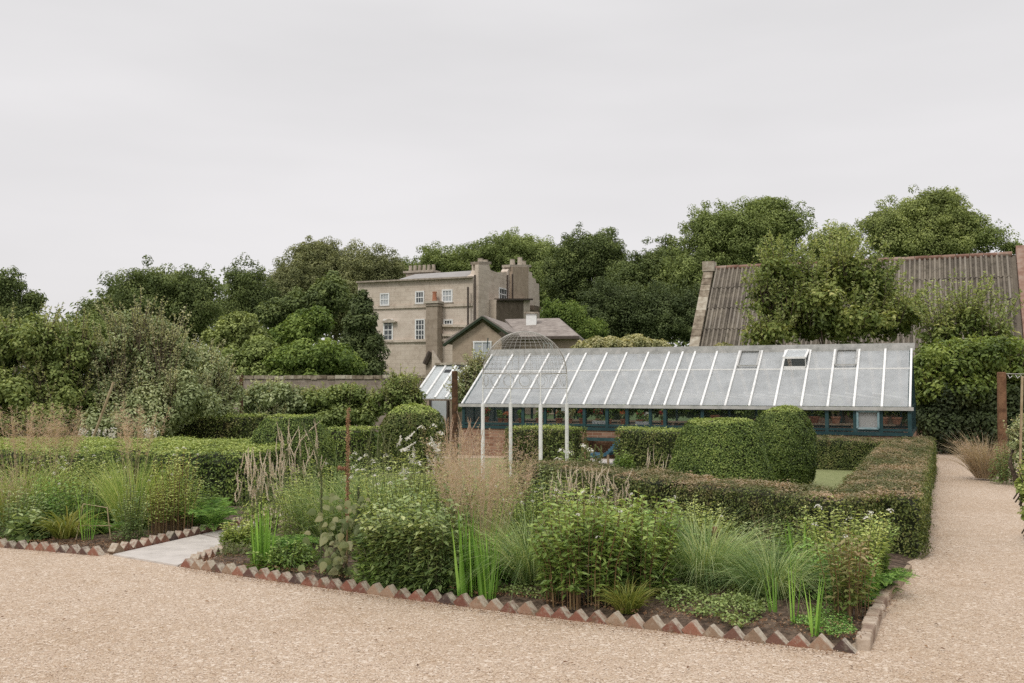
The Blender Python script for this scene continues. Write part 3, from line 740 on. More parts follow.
# side panes
pp = [gx(p) for p, _ in posts]
for i in range(len(pp) - 1):
    mb = MB(); mb.poly([gp(pp[i] + .02, .01, SZ + .03), gp(pp[i + 1] - .02, .01, SZ + .03), gp(pp[i + 1] - .02, .01, EZ - .07), gp(pp[i] + .02, .01, EZ - .07)], g2 * .004)
    fr = posts[i][0] == 854
    mb.build('side_pane', M['frost'] if fr else M['side_glass'], gh)
    if fr:
        mb = MB(); a, b = pp[i] + .05, pp[i + 1] - .05; z0, z1 = SZ + .11, EZ - .1
        for (u, v) in (((a, z0), (b, z0)), ((a, z1), (b, z1)), ((a, z0), (a, z1)), ((b, z0), (b, z1))):
            mb.bar(gp(u[0], -.03, u[1]), gp(v[0], -.03, v[1]), .04, .04, up=g2)
        mb.build('casement_frame', M['teal_light'], gh)
for s in (gl - .03, .03):
    mb = MB(); mb.poly([gp(s, .05, SZ + .03), gp(s, 2 * GW - .05, SZ + .03), gp(s, 2 * GW - .05, EZ), gp(s, GW, RZ - .07), gp(s, .05, EZ)], g1 * .004); mb.build('end_glass', M['side_glass'], gh)
# staging inside
def gpot(s, w, z, r, h, kind, label, group='potted plants on the greenhouse staging'):
    c = gp(s, w, z); t = T('potted_plant', label, 'potted plant', c, group)
    mb = MB(); mb.tube([c, c + UP * h * .8, c + UP * h * .801, c + UP * h], [r * .72, r * .95, r * 1.08, r * 1.08], 12); mb.build('pot', M['terra'], t)
    mb = MB(); n = 160; hh = kind[1]
    cloud(mb, [c + UP * (h + hh * .5), c + UP * (h + hh * .8) + rdir(1)[0] * .05], np.array([hh * .5, hh * .35]), n, .06, .045); mb.build('leaves', M[kind[0]], t)
    if len(kind) > 2:
        mb = MB(); cloud(mb, [c + UP * (h + hh * .8)], np.array([hh * .5]), 90, .05, .045, shell=.2); mb.build('flowers', M[kind[2]], t)
for s0, s1, w in ((.3, gx(663) - .1, .55), (.3, gl - .4, 2.9)):
    t = T('staging_bench', 'slatted wooden staging bench inside the glass, ' + ('at the front panes' if w < 1 else 'at the rear panes'), 'bench', gp((s0 + s1) / 2, w, 0), 'greenhouse staging')
    mb = MB()
    for k in range(5): mb.bar(gp(s0, w - .28 + k * .14, .76), gp(s1, w - .28 + k * .14, .76), .1, .03)
    mb.build('top_slats', M['wood'], t)
    for s in np.arange(s0, s1, 1.4):
        for dw in (-.27, .27):
            mb = MB(); mb.bar(gp(s, w + dw, 0), gp(s, w + dw, .745), .06, .06, up=g1); mb.build('leg', M['wood'], t)
kinds = [('mint', .2, 'red_fl'), ('phlox', .16), ('mint', .14, 'orange_fl'), ('varieg', .2), ('fern', .17, 'red_fl'), ('aster', .14, 'white_fl')]
locs = [(478, 'left end'), (490, 'second bay'), (498, 'third bay'), (514, 'fourth bay'), (529, 'fifth bay'), (536, 'sixth bay'), (552, 'behind the tallest white post'), (560, 'ninth spot'), (574, 'left of the wide post'), (592, 'right of wide post'), (600, 'over the blue shelf'), (616, 'over the lounger'), (634, 'left of the white tray'), (640, 'by the white tray'), (657, 'last at front')]
cw = {'red_fl': 'red flowering', 'orange_fl': 'orange flowering', 'white_fl': 'white flowering'}
for i, (px, wh) in enumerate(locs):
    k = kinds[(i * 7 + i // 3) % 6]; d = [.45, .62, .5][i % 3]
    gpot(gx(px), d, .777, rng.uniform(.06, .09), rng.uniform(.09, .13), k, (cw[k[2]] if len(k) > 2 else 'green leafy') + ' plant in terracotta pot on front staging, ' + wh)
for i, (px, nm) in enumerate(((800, 'near the topiary egg'), (812, 'between narrow posts'), (836, 'left of the frosted pane'), (890, 'right of the frosted pane'), (700, 'behind the broad topiary'), (905, 'at the right end'))):
    gpot(gx(px) - .3, 2.9, .777, .11, .16, ('sap', .55), 'tall bushy green potted plant on rear staging, ' + nm)
for px, nm in ((588.5, 'left'), (632, 'right')):
    c = gp(gx(px + 6), .42, .777); t = T('seed_tray', 'white seed tray on the front staging, ' + nm + ' of the two', 'tray', c)
    mb = MB(); mb.box(c + UP * .035, g1, g2, UP, (.34, .22, .07)); mb.build('tray', M['white_paint'], t)
    mb = MB(); cloud(mb, [c + UP * .09 + g1 * o for o in (-.1, 0, .1)], .06, 80, .04, .03); mb.build('seedlings', M['phlox'], t)
mb = MB(); c = gp(gx(556), .5, EZ - .05)
for a in range(1): mb.tube([c + UP * .05, c, c - UP * .12, c - UP * .14], [.01, .05, .06, .02], 10)
tag(mb.build('hanging_lamp', M['white_paint']), 'small white lamp hanging under the greenhouse eave', 'lamp')
# small lean-to
t = T('cold_house', 'small weathered glasshouse with patched panes left of the rusty post', 'glasshouse', W(436, 400, 30) * [1, 1, 0])
L0 = W(414, 398.5, 30.6); L1 = W(457, 399, 29.4); up_ = g2 * 1.5 + UP * 1.05
mb = MB(); mb.poly([L0, L1, L1 + up_, L0 + up_], UP * .01); mb.build('roof_glass', M['roof_glass'], t)
for k in range(5):
    mb = MB(); a = L0 + (L1 - L0) * k / 4 + UP * .03; mb.bar(a, a + up_, .07, .05); mb.build('glazing_bar', M['white_paint'], t)
mb = MB(); mb.bar(L0 + up_ * .99 + UP * .05, L1 + up_ * .99 + UP * .05, .2, .07); mb.build('ridge_board', M['lichen'], t)
for k, f in ((1.2, .75), (2.3, .85), (2.6, .5)):
    a = L0 + (L1 - L0) * k / 4 + up_ * f + UP * .02; mb = MB(); mb.poly([a, a + (L1 - L0) * .15, a + (L1 - L0) * .15 + up_ * .08, a + up_ * .08], UP * .01); mb.build('slipped_pane', M['dark'], t)
mb = MB(); mb.poly([L0 * [1, 1, 0] + g2 * .05, L1 * [1, 1, 0] + g2 * .05, L1 + g2 * .05 - UP * .03, L0 + g2 * .05 - UP * .03], g2 * 1.4); mb.build('wall', M['gable'], t)
a = L0 + (L1 - L0) * .4; b = L0 + (L1 - L0) * .8
mb = MB(); mb.poly([a * [1, 1, 0], b * [1, 1, 0], b - UP * .06, a - UP * .06], g2 * .04); dr = mb.build('door', M['blind'], t)
mb = MB(); mb.bar(a * [1, 1, 0] - g2 * .02, a - UP * .04 - g2 * .02, .07, .06, up=g1); mb.bar(b * [1, 1, 0] - g2 * .02, b - UP * .04 - g2 * .02, .07, .06, up=g1); mb.build('door_frame', M['pipe'], dr)

# ------------------------------------------------------------------ arbour
ac = W(525, 480, 17.5) * [1, 1, 0]; ar = .74; az = 1.87
ab = T('wire_arbour', 'domed wire mesh rose arbour on four slim white posts', 'arbour', ac)
for a in (185, 5, 290, 110):
    p = ac + ar * np.array([math.cos(R(a)), math.sin(R(a)), 0])
    mb = MB(); mb.tube([p, p + UP * 1.34, p + UP * 1.345, p + UP * az], [.034, .033, .012, .010], 10); mb.build('post', M['white_paint'], ab)
mb = MB()
def ring(mb, c, r, w, n=40):
    mb.tube([c + r * np.array([math.cos(2 * math.pi * i / n), math.sin(2 * math.pi * i / n), 0]) for i in range(n + 1)], w, 5, False)
ring(mb, ac + UP * az, ar, .007); ring(mb, ac + UP * (az - .26), ar, .005)
for a in np.arange(0, 360, 22.5):
    p = ac + ar * np.array([math.cos(R(a)), math.sin(R(a)), 0]) + UP * (az - .13); d = np.array([-math.sin(R(a)), math.cos(R(a)), 0])
    mb.tube([p + d * .1 * math.cos(x) + UP * .1 * math.sin(x) for x in np.linspace(0, 6.28, 13)], .0035, 4, False)
mb.build('scrolled_hoops', M['wire'], ab)
mb = MB()
for k in range(1, 14):
    ph = math.pi / 2 * k / 14; ring(mb, ac + UP * (az + ar * math.sin(ph)), ar * math.cos(ph), .002, 32)
for a in np.arange(0, 360, 9):
    mb.tube([ac + UP * az + ar * np.array([math.cos(R(a)) * math.cos(ph), math.sin(R(a)) * math.cos(ph), math.sin(ph)]) for ph in np.linspace(0, 1.5, 12)], .002, 4, False)
mb.build('wire_mesh', M['wire'], ab)
mb = MB()
for a in (5,):
    mb.tube([ac + UP * az + ar * np.array([math.cos(R(a)) * math.cos(ph), math.sin(R(a)) * math.cos(ph), math.sin(ph)]) for ph in np.linspace(0, math.pi, 24)], .010, 6, False)
mb.build('arch_rib', M['wire'], ab)

# ------------------------------------------------------------------ posts, lounger, stakes
def post(px, by, top, Y, w, label):
    b = W(px, by, Y) * [1, 1, 0]; h = W(px, top, Y)[2]
    t = T('timber_post', label, 'post', b, 'rusty brown timber posts')
    mb = MB(); mb.tube([b - UP * .1, b + UP * h * .5 + np.array([rng.uniform(-.01, .01), 0, 0]), b + UP * (h - .01), b + UP * h], [w * .55, w * .52, w * .5, w * .4], 9); mb.build('pole', M['timber'], t)
    return t, b, h
post(241, 420, 375, 25, .10, 'rust-brown post among the silvery shrubs at the left')
post(454.5, 440, 371, 21.5, .13, 'thick rust-brown post at the left end of the greenhouse')
t, b, h = post(1003.5, 480, 372, 17.5, .15, 'rust-brown corner post beside the gravel path with tied wires')
mb = MB(); mb.tube([b + UP * (h - .03), b + UP * (h - .06) + E1 * 1.5, b + UP * (h - .03) + E1 * 4], .006, 4)
mb.build('wire', M['wire'], t)
mb = MB()
for k in (.1, .22, .3):
    p = b + UP * (h - .05) + E1 * k; mb.tube([p, p + UP * -.06 + E1 * .03, p + UP * -.02 + E1 * .07], .006, 4)
mb.build('string_tie', M['white_paint'], t)
def stake(px0, py0, px1, py1, Y, label, r=.014, m='bamboo'):
    a = W(px0, py0, Y); b2 = W(px1, py1, Y); k = a + (a - b2) / max(.01, abs(a[2] - b2[2])) * a[2]
    mb = MB(); mb.tube([k, b2], r, 6); tag(mb.build('garden_stake', M[m]), label, 'stake')
stake(1021, 420, 1022, 376, 16, 'pale bamboo cane right of the rust-brown corner post', .02)
stake(97, 428, 114, 382, 17.5, 'leaning wooden stake in front of the left shrubs', .022)
# lounger
lc = G(603, 465); t = T('sun_lounger', 'blue slatted garden lounger standing under the greenhouse shelf', 'lounger', lc)
g = -g1
def lp(x, y, z): return lc + g1 * x + g2 * y + UP * z
mb = MB(); path = [(-.28, .24), (0, .22), (.16, .27), (.30, .42), (.42, .56)]
for k in range(len(path) - 1):
    (x0, z0), (x1, z1) = path[k], path[k + 1]
    for j in range(3):
        a = (j + .5) / 3; x_, z_ = x0 + (x1 - x0) * a, z0 + (z1 - z0) * a
        mb.bar(lp(x_, -.28, z_), lp(x_, .28, z_), .055, .02)
mb.build('slats', M['blue'], t)
for y in (-.27, .27):
    mb = MB()
    for k in range(len(path) - 1): mb.bar(lp(path[k][0], y, path[k][1] - .03), lp(path[k + 1][0], y, path[k + 1][1] - .03), .03, .05)
    mb.build('side_rail', M['blue'], t)
    for x in (-.22, .2): mb = MB(); mb.bar(lp(x, y, 0), lp(x, y, .24), .04, .04, up=g1); mb.build('leg', M['wood'], t)
# willow plant support (main bed) and arched stick (left bed)
c = G(713, 585); apex = W(715, 534, c[1]); t = T('plant_support', 'stick tripod plant support with brown knob over the blue-green grass', 'plant support', c)
for a in (0, 120, 240):
    p = c + .17 * np.array([math.cos(R(a + 20)), math.sin(R(a + 20)), 0]); mb = MB(); mb.tube([p, (p + apex) / 2 + UP * .05 + (p - c) * .15, apex], [.006, .007, .006], 5); mb.build('leg', M['bamboo'], t)
mb = MB(); ring(mb, c + UP * .12, .165, .005, 20); mb.build('hoop', M['bamboo'], t)
mb = MB(); mb.tube([apex - UP * .02, apex + UP * .015, apex + UP * .06], [.02, .024, .018], 8); mb.build('knob', M['timber'], t)
c = G(100, 545); mb = MB(); mb.tube([c + np.array([-.25, 0, .05]), c + np.array([-.2, .05, .42]), c + np.array([.05, .05, .38]), c + np.array([.12, 0, 0])], .007, 5); mb.tube([c + np.array([-.2, 0, .2]), c + np.array([.12, 0, .2])], .005, 5)
tag(mb.build('plant_support', M['bamboo']), 'bent stick plant support in the left bed', 'plant support')

# ------------------------------------------------------------------ house
Hc = W(473, 300, 80) * [1, 1, 0]; Hl = W(358, 300, 84) * [1, 1, 0]
hf = unit(Hc - Hl); hn = np.array([hf[1], -hf[0], 0.]); hb_ = -hn   # hn faces the camera, hb_ goes back
if hn[1] > 0: hn, hb_ = -hn, hn
def hp(px, py, off=0.): return HIT(px, py, Hc + hn * off, hn)
sn = hf                                                # side wall normal
def sp(px, py, off=0.): return HIT(px, py, Hc + sn * off, sn)
M['stack'] = masonry('weathered_stack_render', [(.24, .19, .145), (.33, .27, .21), (.40, .335, .27)], (.18, .14, .105), (.2, .165, .13), .9, .35, 1.2, .2)
house = T('manor_house', 'large old stone-grey manor house with tall chimneys behind the garden', 'house', Hc)
def wallpoly(fn, pts, ex, name, mat, parent, off=0., grd=True):
    P = [fn(x, y, off) for x, y in pts]
    mb = MB(); mb.poly(P, ex); return mb.build(name, mat, parent)
def ground_quad(p0, p1, z0, z1): return [p0 * [1, 1, 0] + UP * z0, p1 * [1, 1, 0] + UP * z0, p1 * [1, 1, 0] + UP * z1, p0 * [1, 1, 0] + UP * z1]
zt = hp(473, 276)[2]; zs = hp(400, 307)[2]
zb = hp(400, 341)[2]
zt = 10.35; 
mb = MB(); mb.poly(ground_quad(Hl, Hc, zs, zt), hb_ * .5); mb.build('upper_wall', M['render_up'], house)
mb = MB(); mb.poly(ground_quad(Hl, Hc, zb, zs), hb_ * .52); mb.build('middle_wall', M['render_low'], house)
mb = MB(); mb.poly(ground_quad(Hl, Hc, 0, zb), hb_ * .48); mb.build('lower_wall', M['render_up'], house)
mb = MB(); mb.poly(ground_quad(Hl + hn * .003, Hl + hb_ * 11.5, 0, zt - .01), sn * .5); mb.build('left_wall', M['render_up'], house)
mb = MB()
for z in (zs, zb): mb.bar(Hl * [1, 1, 0] + UP * z + hn * .02, Hc * [1, 1, 0] + UP * z + hn * .02, .25, .24)
mb.build('string_course', M['render_up'], house)
mb = MB(); mb.bar(Hl + UP * (zt + .06), Hc + UP * (zt + .06), .7, .13); mb.build('parapet_coping', M['stone'], house)
# roof behind the parapet
rz = zt + .06; ra = Hl + (Hc - Hl) * .36 + hb_ * 3 + UP * (rz + .75); rb = Hc + hb_ * 3 - sn * .3 + UP * (rz + .85)
mb = MB(); mb.poly([Hl + (Hc - Hl) * .3 + hb_ * .6 + UP * rz, Hc + hb_ * .6 - sn * .3 + UP * rz, rb, ra], UP * .1); 
mb.poly([Hl + (Hc - Hl) * .3 + hb_ * 5.6 + UP * rz, Hc + hb_ * 5.6 - sn * .3 + UP * rz, rb + hb_ * .01, ra + hb_ * .01], UP * .1)
mb.build('roof', M['lead'], house)
mb = MB(); mb.poly([Hl + sn * .6 + hb_ * .6 + UP * (zt - .3), Hc + hb_ * .6 - sn * .6 + UP * (zt - .3), Hc + hb_ * 11.3 - sn * .6 + UP * (zt - .3), Hl + sn * .6 + hb_ * 11.3 + UP * (zt - .3)], UP * .1); mb.build('flat_roof', M['lead'], house)
mb = MB(); mb.poly(ground_quad(Hl + hb_ * 11, Hc + hb_ * 11, 0, zt), hb_ * .5); mb.build('rear_wall', M['render_up'], house)
def sash(px, py, w, h, fn=hp, n=hn, ax=hf, nx=2, ny=2, blind=False, parent=None, name='sash_window'):
    """centre pixel, real size in metres"""
    c = fn(px, py); mb = MB(); 
    mb.poly([c - ax * w / 2 - UP * h / 2 + n * .012, c + ax * w / 2 - UP * h / 2 + n * .012, c + ax * w / 2 + UP * h / 2 + n * .012, c - ax * w / 2 + UP * h / 2 + n * .012], n * .01)
    wn = mb.build(name, M['blind'] if blind else M['pane'], parent or house)
    mb = MB(); f = .11
    for s_ in (-1, 1):
        mb.bar(c + ax * s_ * w / 2 - UP * (h / 2 + .04) + n * .04, c + ax * s_ * w / 2 + UP * (h / 2 + .04) + n * .04, f, .08, up=n)
        mb.bar(c - ax * (w / 2 + .04) + UP * s_ * h / 2 + n * .045, c + ax * (w / 2 + .04) + UP * s_ * h / 2 + n * .045, .08, f)
    for i in range(1, nx): x_ = -w / 2 + w * i / nx; mb.bar(c + ax * x_ - UP * h / 2 + n * .035, c + ax * x_ + UP * h / 2 + n * .035, .045, .04, up=n)
    for i in range(1, ny): z_ = -h / 2 + h * i / ny; mb.bar(c - ax * w / 2 + UP * z_ + n * .037, c + ax * w / 2 + UP * z_ + n * .037, .04, .07 if i == ny // 2 else .045)
    mb.build('frame', M['white_paint'], wn)
    mb = MB(); mb.bar(c - ax * (w / 2 + .15) - UP * (h / 2 + .12) + n * .08, c + ax * (w / 2 + .15) - UP * (h / 2 + .12) + n * .08, .16, .09); mb.build('sill', M['stone'], wn)
sash(385, 299.5, .78, .95, blind=True, nx=3, ny=2); sash(420, 297.5, .72, .95, nx=3, ny=2); sash(447.5, 296, .85, .95, blind=True, nx=3, ny=2)
sash(388.5, 330, .8, 1.7, nx=2, ny=4); sash(420.3, 330, .8, 1.7, nx=3, ny=4); sash(448.5, 322.3, .72, .36, nx=3, ny=1)
c = hp(390.5, 322.8); mb = MB(); mb.poly([c - hf * .65, c + hf * .65, c + hf * .65 + UP * .1, c + UP * .32, c - hf * .65 + UP * .1], hn * .35); mb.build('window_hood', M['stone'], house)
mb = MB()
for (x0, y0, x1, y1) in ((443, 325.5, 467, 326), (443, 335, 467, 335.5)): mb.bar(hp(x0, y0, .15), hp(x1, y1, .15), .3, .2)
mb.build('ledge', M['render_up'], house)
# chimney shaft standing in front of the facade
def cyl_stack(px0, px1, ptop, off, name, pots, parent=house, mat='render_up', zlo=0.):
    a = hp(px0, ptop, off); b2 = hp(px1, ptop, off); w = np.linalg.norm(b2 - a); c = (a + b2) / 2
    mb = MB(); mb.poly([a * [1, 1, 0] + UP * zlo, b2 * [1, 1, 0] + UP * zlo, b2, a], hb_ * w); st = mb.build(name, M[mat], parent)
    mb = MB(); mb.box(c + hb_ * w / 2 - UP * .1, hf, hb_, UP, (w + .3, w + .3, .18)); mb.box(c + hb_ * w / 2 - UP * .35, hf, hb_, UP, (w + .15, w + .15, .12)); mb.build('chimney_cap', M['stone'], st)
    for k in range(pots):
        p = c + hb_ * w / 2 + hf * (k - (pots - 1) / 2) * .5; mb = MB(); mb.tube([p, p + UP * .7, p + UP * .72, p + UP * .8], [.2, .16, .2, .19], 10); mb.build('chimney_pot', M['terra'] if pots == 1 else M['stone'], st)
cyl_stack(426, 437.5, 301, 1.0, 'chimney', 1, mat='stack')
# crenellated stack behind the roof
c = hp(422, 274, -6); 
mb = MB(); mb.box(c - UP * .9, hf, hb_, UP, (2.6, 1.2, 2.2)); st = mb.build('chimney', M['stone'], house)
mb = MB(); mb.box(c + UP * .15, hf, hb_, UP, (3.0, 1.5, .18)); mb.build('chimney_cap', M['stone'], st)
for k in range(6): p = c + UP * .24 + hf * (k - 2.5) * .46; mb = MB(); mb.tube([p, p + UP * .55], [.17, .15], 8); mb.build('chimney_pot', M['stone'], st)
# side elevation: two gable stacks and the valley between
t1 = -.6
side = [(473.5, 372), (473.5, 276), (477, 274), (478.5, 270), (478.5, 263.5), (489, 263.5), (490.5, 270), (497, 272.5), (507, 272), (507, 300), (507, 372)]
wallpoly(sp, side, -sn * .6, 'side_wall', M['render_up'], house)
side2 = [(507.5, 372), (507.5, 271), (509.5, 268), (509.5, 266.5), (528, 266.5), (528.2, 271.5), (532, 272.5), (532.4, 277.5), (535.6, 279), (536, 283), (539, 284), (539.5, 300), (540, 372)]
wallpoly(sp, side2, -sn * .62, 'side_wall', M['gable'] if False else M['render_low'], house, off=.08)
wallpoly(sp, [(512.5, 299), (512.5, 267), (528.5, 267), (528.5, 299)], -sn * .3, 'chimney_breast', M['gable'], house, off=.36)
wallpoly(sp, [(478.5, 372), (478.5, 264.5), (489, 264.5), (489, 372)], -sn * .3, 'chimney_breast', M['render_up'], house, off=.28)
for (x0, x1, y) in ((477.5, 490, 263), (508.5, 530, 266)):
    a, b2 = sp(x0, y, .1), sp(x1, y, .1); mb = MB(); mb.bar(a - sn * .25, b2 - sn * .25, .75, .22); st = mb.build('chimney_cap', M['stone'], house)
    pts = ((480.5, 258.5), (485.5, 260)) if x0 < 500 else ((512.5, 259.5), (520, 257.5), (523.5, 261))
    for (px, py) in pts:
        p = sp(px, y, -.3); top = sp(px, py, -.3)[2]; mb = MB(); mb.tube([p, p * [1, 1, 0] + UP * (top - .1), p * [1, 1, 0] + UP * top], [.26, .22, .25], 10); mb.build('chimney_pot', M['stone'], st)
    mb = MB(); a2, b3 = sp(x0 + 1, y, -.5), sp(x1 - 1, y, -.5); mb.poly([a2 - UP * 2, b3 - UP * 2, b3 - UP * .05, a2 - UP * .05], -sn * .6); mb.build('chimney_stack', M['render_up'], house)
mb = MB()
for px, y0, y1 in ((468, 287, 330), (475, 275, 330), (507.5, 275, 299), (512.5, 274, 299)):  # the last two also stand in for the shade of a dark recess
    f = hp if px < 473 else sp; mb.tube([f(px, y1, .5), f(px, y0, .5)], .09, 6)
mb.build('drainpipe', M['pipe'], house)
c = sp(502.5, 294.5); sash(502.5, 294.5, 1.6, 1.0, fn=sp, n=sn, ax=hb_, nx=3, ny=2)
# dark flat-roofed block on the side
a = sp(496.5, 299.5, .9); b2 = sp(530, 299.5, .9)
mb = MB(); mb.poly([a * [1, 1, 0], b2 * [1, 1, 0], b2, a], -sn * .88); blk = mb.build('side_block', M['render_up'], house)
M['sooty'] = masonry('sooty_render', [(.11, .085, .06), (.15, .12, .09), (.21, .17, .13)], (.075, .055, .04), (.2, .15, .12), .9, .35, 1.6, .2)
a3 = sp(523.5, 299.5, .92); mb = MB(); mb.poly([a * [1, 1, 0] + sn * .02, a3 * [1, 1, 0], a3 - UP * .1, a - UP * .1 + sn * .02], -sn * .05); mb.build('stained_face', M['sooty'], blk)
mb = MB(); mb.bar(a + sn * .05, b2 + sn * .05, .5, .16); mb.build('coping', M['pipe'], blk)
mb = MB(); p0 = sp(534, 309, .6); mb.box(p0, hb_, sn, UP, (2.0, .8, .5)); mb.build('bracket', M['sooty'], house)
# slanted buttress pipe bottom left of chimney
mb = MB(); mb.tube([hp(425, 364, 1.2), hp(430.5, 352, 1.2)], .22, 6); mb.build('buttress', M['pipe'], house)

# ------------------------------------------------------------------ outbuilding
ob = T('outbuilding', 'low brown outbuilding with lichened hipped roofs and green gable boards', 'outbuilding', W(500, 386, 57) * [1, 1, 0])
Pg = W(483, 317.6, 55); gn = unit(np.array([-.10, -1, 0])); ga = np.array([-gn[1], gn[0], 0])
if ga[0] < 0: ga = -ga
def op(px, py, off=0.): return HIT(px, py, Pg + gn * off, gn)
back = -gn
eL = op(444, 343.5); eR = op(508.5, 333.8); ap = Pg
wl = op(452.5, 341); 
ridge_end = ap + W(509, 318.2, 63) * [1, 1, 0] - ap * [1, 1, 0]
mb = MB(); mb.poly([wl * [1, 1, 0], eR * [1, 1, 0] - ga * .4, eR - ga * .4 - UP * .15, ap - UP * .25, wl - UP * .1], back * .4); mb.build('gable_wall', M['gable'], ob)
cL = op(430, 360); mb = MB(); mb.poly([op(432, 372) * [1, 1, 0], wl * [1, 1, 0] - ga * .01, wl - UP * 2.2, op(432, 350)], back * .42); mb.build('side_wall', M['render_up'], ob)
shift = ridge_end - ap; shift[2] = 0
mb = MB(); mb.poly([eR, ap, ap + shift, eR + shift], UP * .15); mb.poly([eL, ap + UP * .002, ap + shift + UP * .002, eL + shift], UP * .15); rf = mb.build('roof', M['slate'], ob)
mb = MB(); o_ = gn * .12
mb.bar(eL + o_ - UP * .12, ap + o_ + UP * .02, .12, .42, up=gn); mb.bar(ap + o_ + UP * .01, eR + o_ - UP * .05, .12, .42, up=gn); mb.build('bargeboard', M['barge'], ob)
# main range to the right
ez = eR[2] - .1
e0 = W(520, 342.5, 58) * [1, 1, 0] + UP * ez; e1 = W(579, 342.5, 57.5) * [1, 1, 0] + UP * ez; e2 = W(587.5, 341, 66) * [1, 1, 0] + UP * ez; 
r0 = W(505, 320, 63); r1 = W(559, 321, 62); r0[2] = r1[2] = (r0[2] + r1[2]) / 2
em1 = W(509, 334, 55) * [1, 1, 0] + UP * ez
mb = MB(); mb.poly([e0, e1, r1, r0], UP * .12); mb.poly([e1, e2, r1 + np.array([.02, 0, 0])], UP * .12); mb.build('roof', M['slate'], ob)
mb = MB(); mb.poly([e0 * [1, 1, 0] + gn * -.5, e1 * [1, 1, 0] + gn * -.5, e1 + gn * -.5 - UP * .01, e0 + gn * -.5 - UP * .01], back * .3)
mb.poly([e1 * [1, 1, 0] + gn * -.51, e2 * [1, 1, 0], e2 - UP * .01, e1 - gn * .51 - UP * .01], back * .3); mb.build('wall', M['gable'], ob)
mb = MB(); mb.bar(e0 + UP * .03, e1 + UP * .03, .16, .16); mb.build('gutter', M['pipe'], ob)
def rwin(px, py, w, h, Pp, nn, par, label, m='blind'):
    c = HIT(px, py, Pp, nn); ax = np.array([-nn[1], nn[0], 0]); mb = MB()
    mb.box(c + nn * .02, ax, nn, UP, (w, .03, h)); wd = mb.build(label, M[m], par)
    mb = MB()
    for s_ in (-1, 1):
        mb.bar(c + ax * s_ * w / 2 - UP * h / 2 + nn * .05, c + ax * s_ * w / 2 + UP * h / 2 + nn * .05, .07, .08, up=nn); mb.bar(c - ax * (w / 2 + .05) + UP * s_ * h / 2 + nn * .053, c + ax * (w / 2 + .05) + UP * s_ * h / 2 + nn * .053, .06, .08)
    mb.bar(c - UP * h / 2 + nn * .05, c + UP * h / 2 + nn * .05, .05, .05, up=nn)
    mb.build('frame', M['white_paint'], wd)
rwin(482.5, 353.5, .95, 1.3, Pg, gn, ob, 'window', 'blind')
rwin(548, 350, .5, .8, e0 + gn * -.5, gn, ob, 'window', 'pane'); rwin(555, 350, .5, .8, e0 + gn * -.5, gn, ob, 'window', 'blind')
c = W(531.5, 322, 61); mb = MB(); mb.box(c, ga, gn, UP, (.62, .6, 1.0)); ck = mb.build('vent_turret', M['white_paint'], ob)
mb = MB(); mb.box(c + UP * .55, ga, gn, UP, (.85, .8, .1)); mb.box(c - UP * .42, ga, gn, UP, (.9, .85, .12)); mb.build('turret_cap', M['stone'], ck)
mb = MB(); mb.tube([W(487, 349, 54.6), W(488, 338, 54.6)], .03, 5); mb.build('bracket', M['teal'], ob)

# ------------------------------------------------------------------ garden wall
w0 = W(150, 377, 40); w1 = W(392, 377.5, 36); w2 = W(470, 378, 34.6)
t = T('garden_wall', 'old stone garden wall with rough coping behind the left shrubs', 'wall', (w0 + w1) / 2 * [1, 1, 0])
mb = MB(); hw = 1.92; n_ = unit(np.array([-(w1 - w0)[1], (w1 - w0)[0], 0])); mb.poly([w0 * [1, 1, 0], w2 * [1, 1, 0], w2 * [1, 1, 0] + UP * hw, w0 * [1, 1, 0] + UP * hw], n_ * .4); mb.build('stonework', M['flint'], t)
mb = MB(); dd = unit((w2 - w0) * [1, 1, 0]); LL = np.linalg.norm((w2 - w0)[:2]); x = 0
while x < LL:
    l = rng.uniform(.25, .5); mb.box(w0 * [1, 1, 0] + dd * (x + l / 2) + n_ * .2 + UP * (hw + .05 + rng.uniform(-.015, .02)), dd, n_, UP, (l * .95, .5, .13)); x += l
mb.build('coping', M['lichen'], t)

# ------------------------------------------------------------------ barn
b0 = np.array([(716 - 512) / F * 36, 36., 5.9]); slope = -(E2 * math.cos(R(50)) + UP * math.sin(R(50))); nrm = unit(np.cross(E1, E2 * math.cos(R(50)) + UP * math.sin(R(50))))
if nrm[2] < 0: nrm = -nrm
barn = T('barn', 'long barn with steep lichened brown ribbed tile roof behind the greenhouse', 'barn', b0 * [1, 1, 0])
BL = 9.75; SL = 5.0
rows = 5; pitch_ = .155; nt_ = int(BL / pitch_)
mb = MB(); K = 7
for i in range(nt_):
    for r_ in range(rows):
        s0 = SL * r_ / rows; s1 = SL * (r_ + 1) / rows + .05
        jit = rng.uniform(-.012, .012); wv = []
        for (s_, lift) in ((s0, .0 + rng.uniform(0, .008)), (s1, .022 + rng.uniform(0, .006))):
            for k in range(K):
                a_ = k / (K - 1); x_ = i * pitch_ + a_ * pitch_
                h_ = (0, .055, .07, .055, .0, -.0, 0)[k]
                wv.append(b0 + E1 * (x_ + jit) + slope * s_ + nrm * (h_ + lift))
        rv = rng.random() * .4; mb.add(wv, [[k, k + 1, K + k + 1, K + k] for k in range(K - 1)], None, np.tile([rv, rv + .4, rv + .5, rv + .4, rv, rv - .1, rv], 2))  # pans toned darker than rolls: rib shading put into the colour
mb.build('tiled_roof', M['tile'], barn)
mb = MB(); mb.poly([b0 - nrm * .03, b0 + E1 * BL - nrm * .03, b0 + E1 * BL + slope * SL - nrm * .03, b0 + slope * SL - nrm * .03], -nrm * .1)
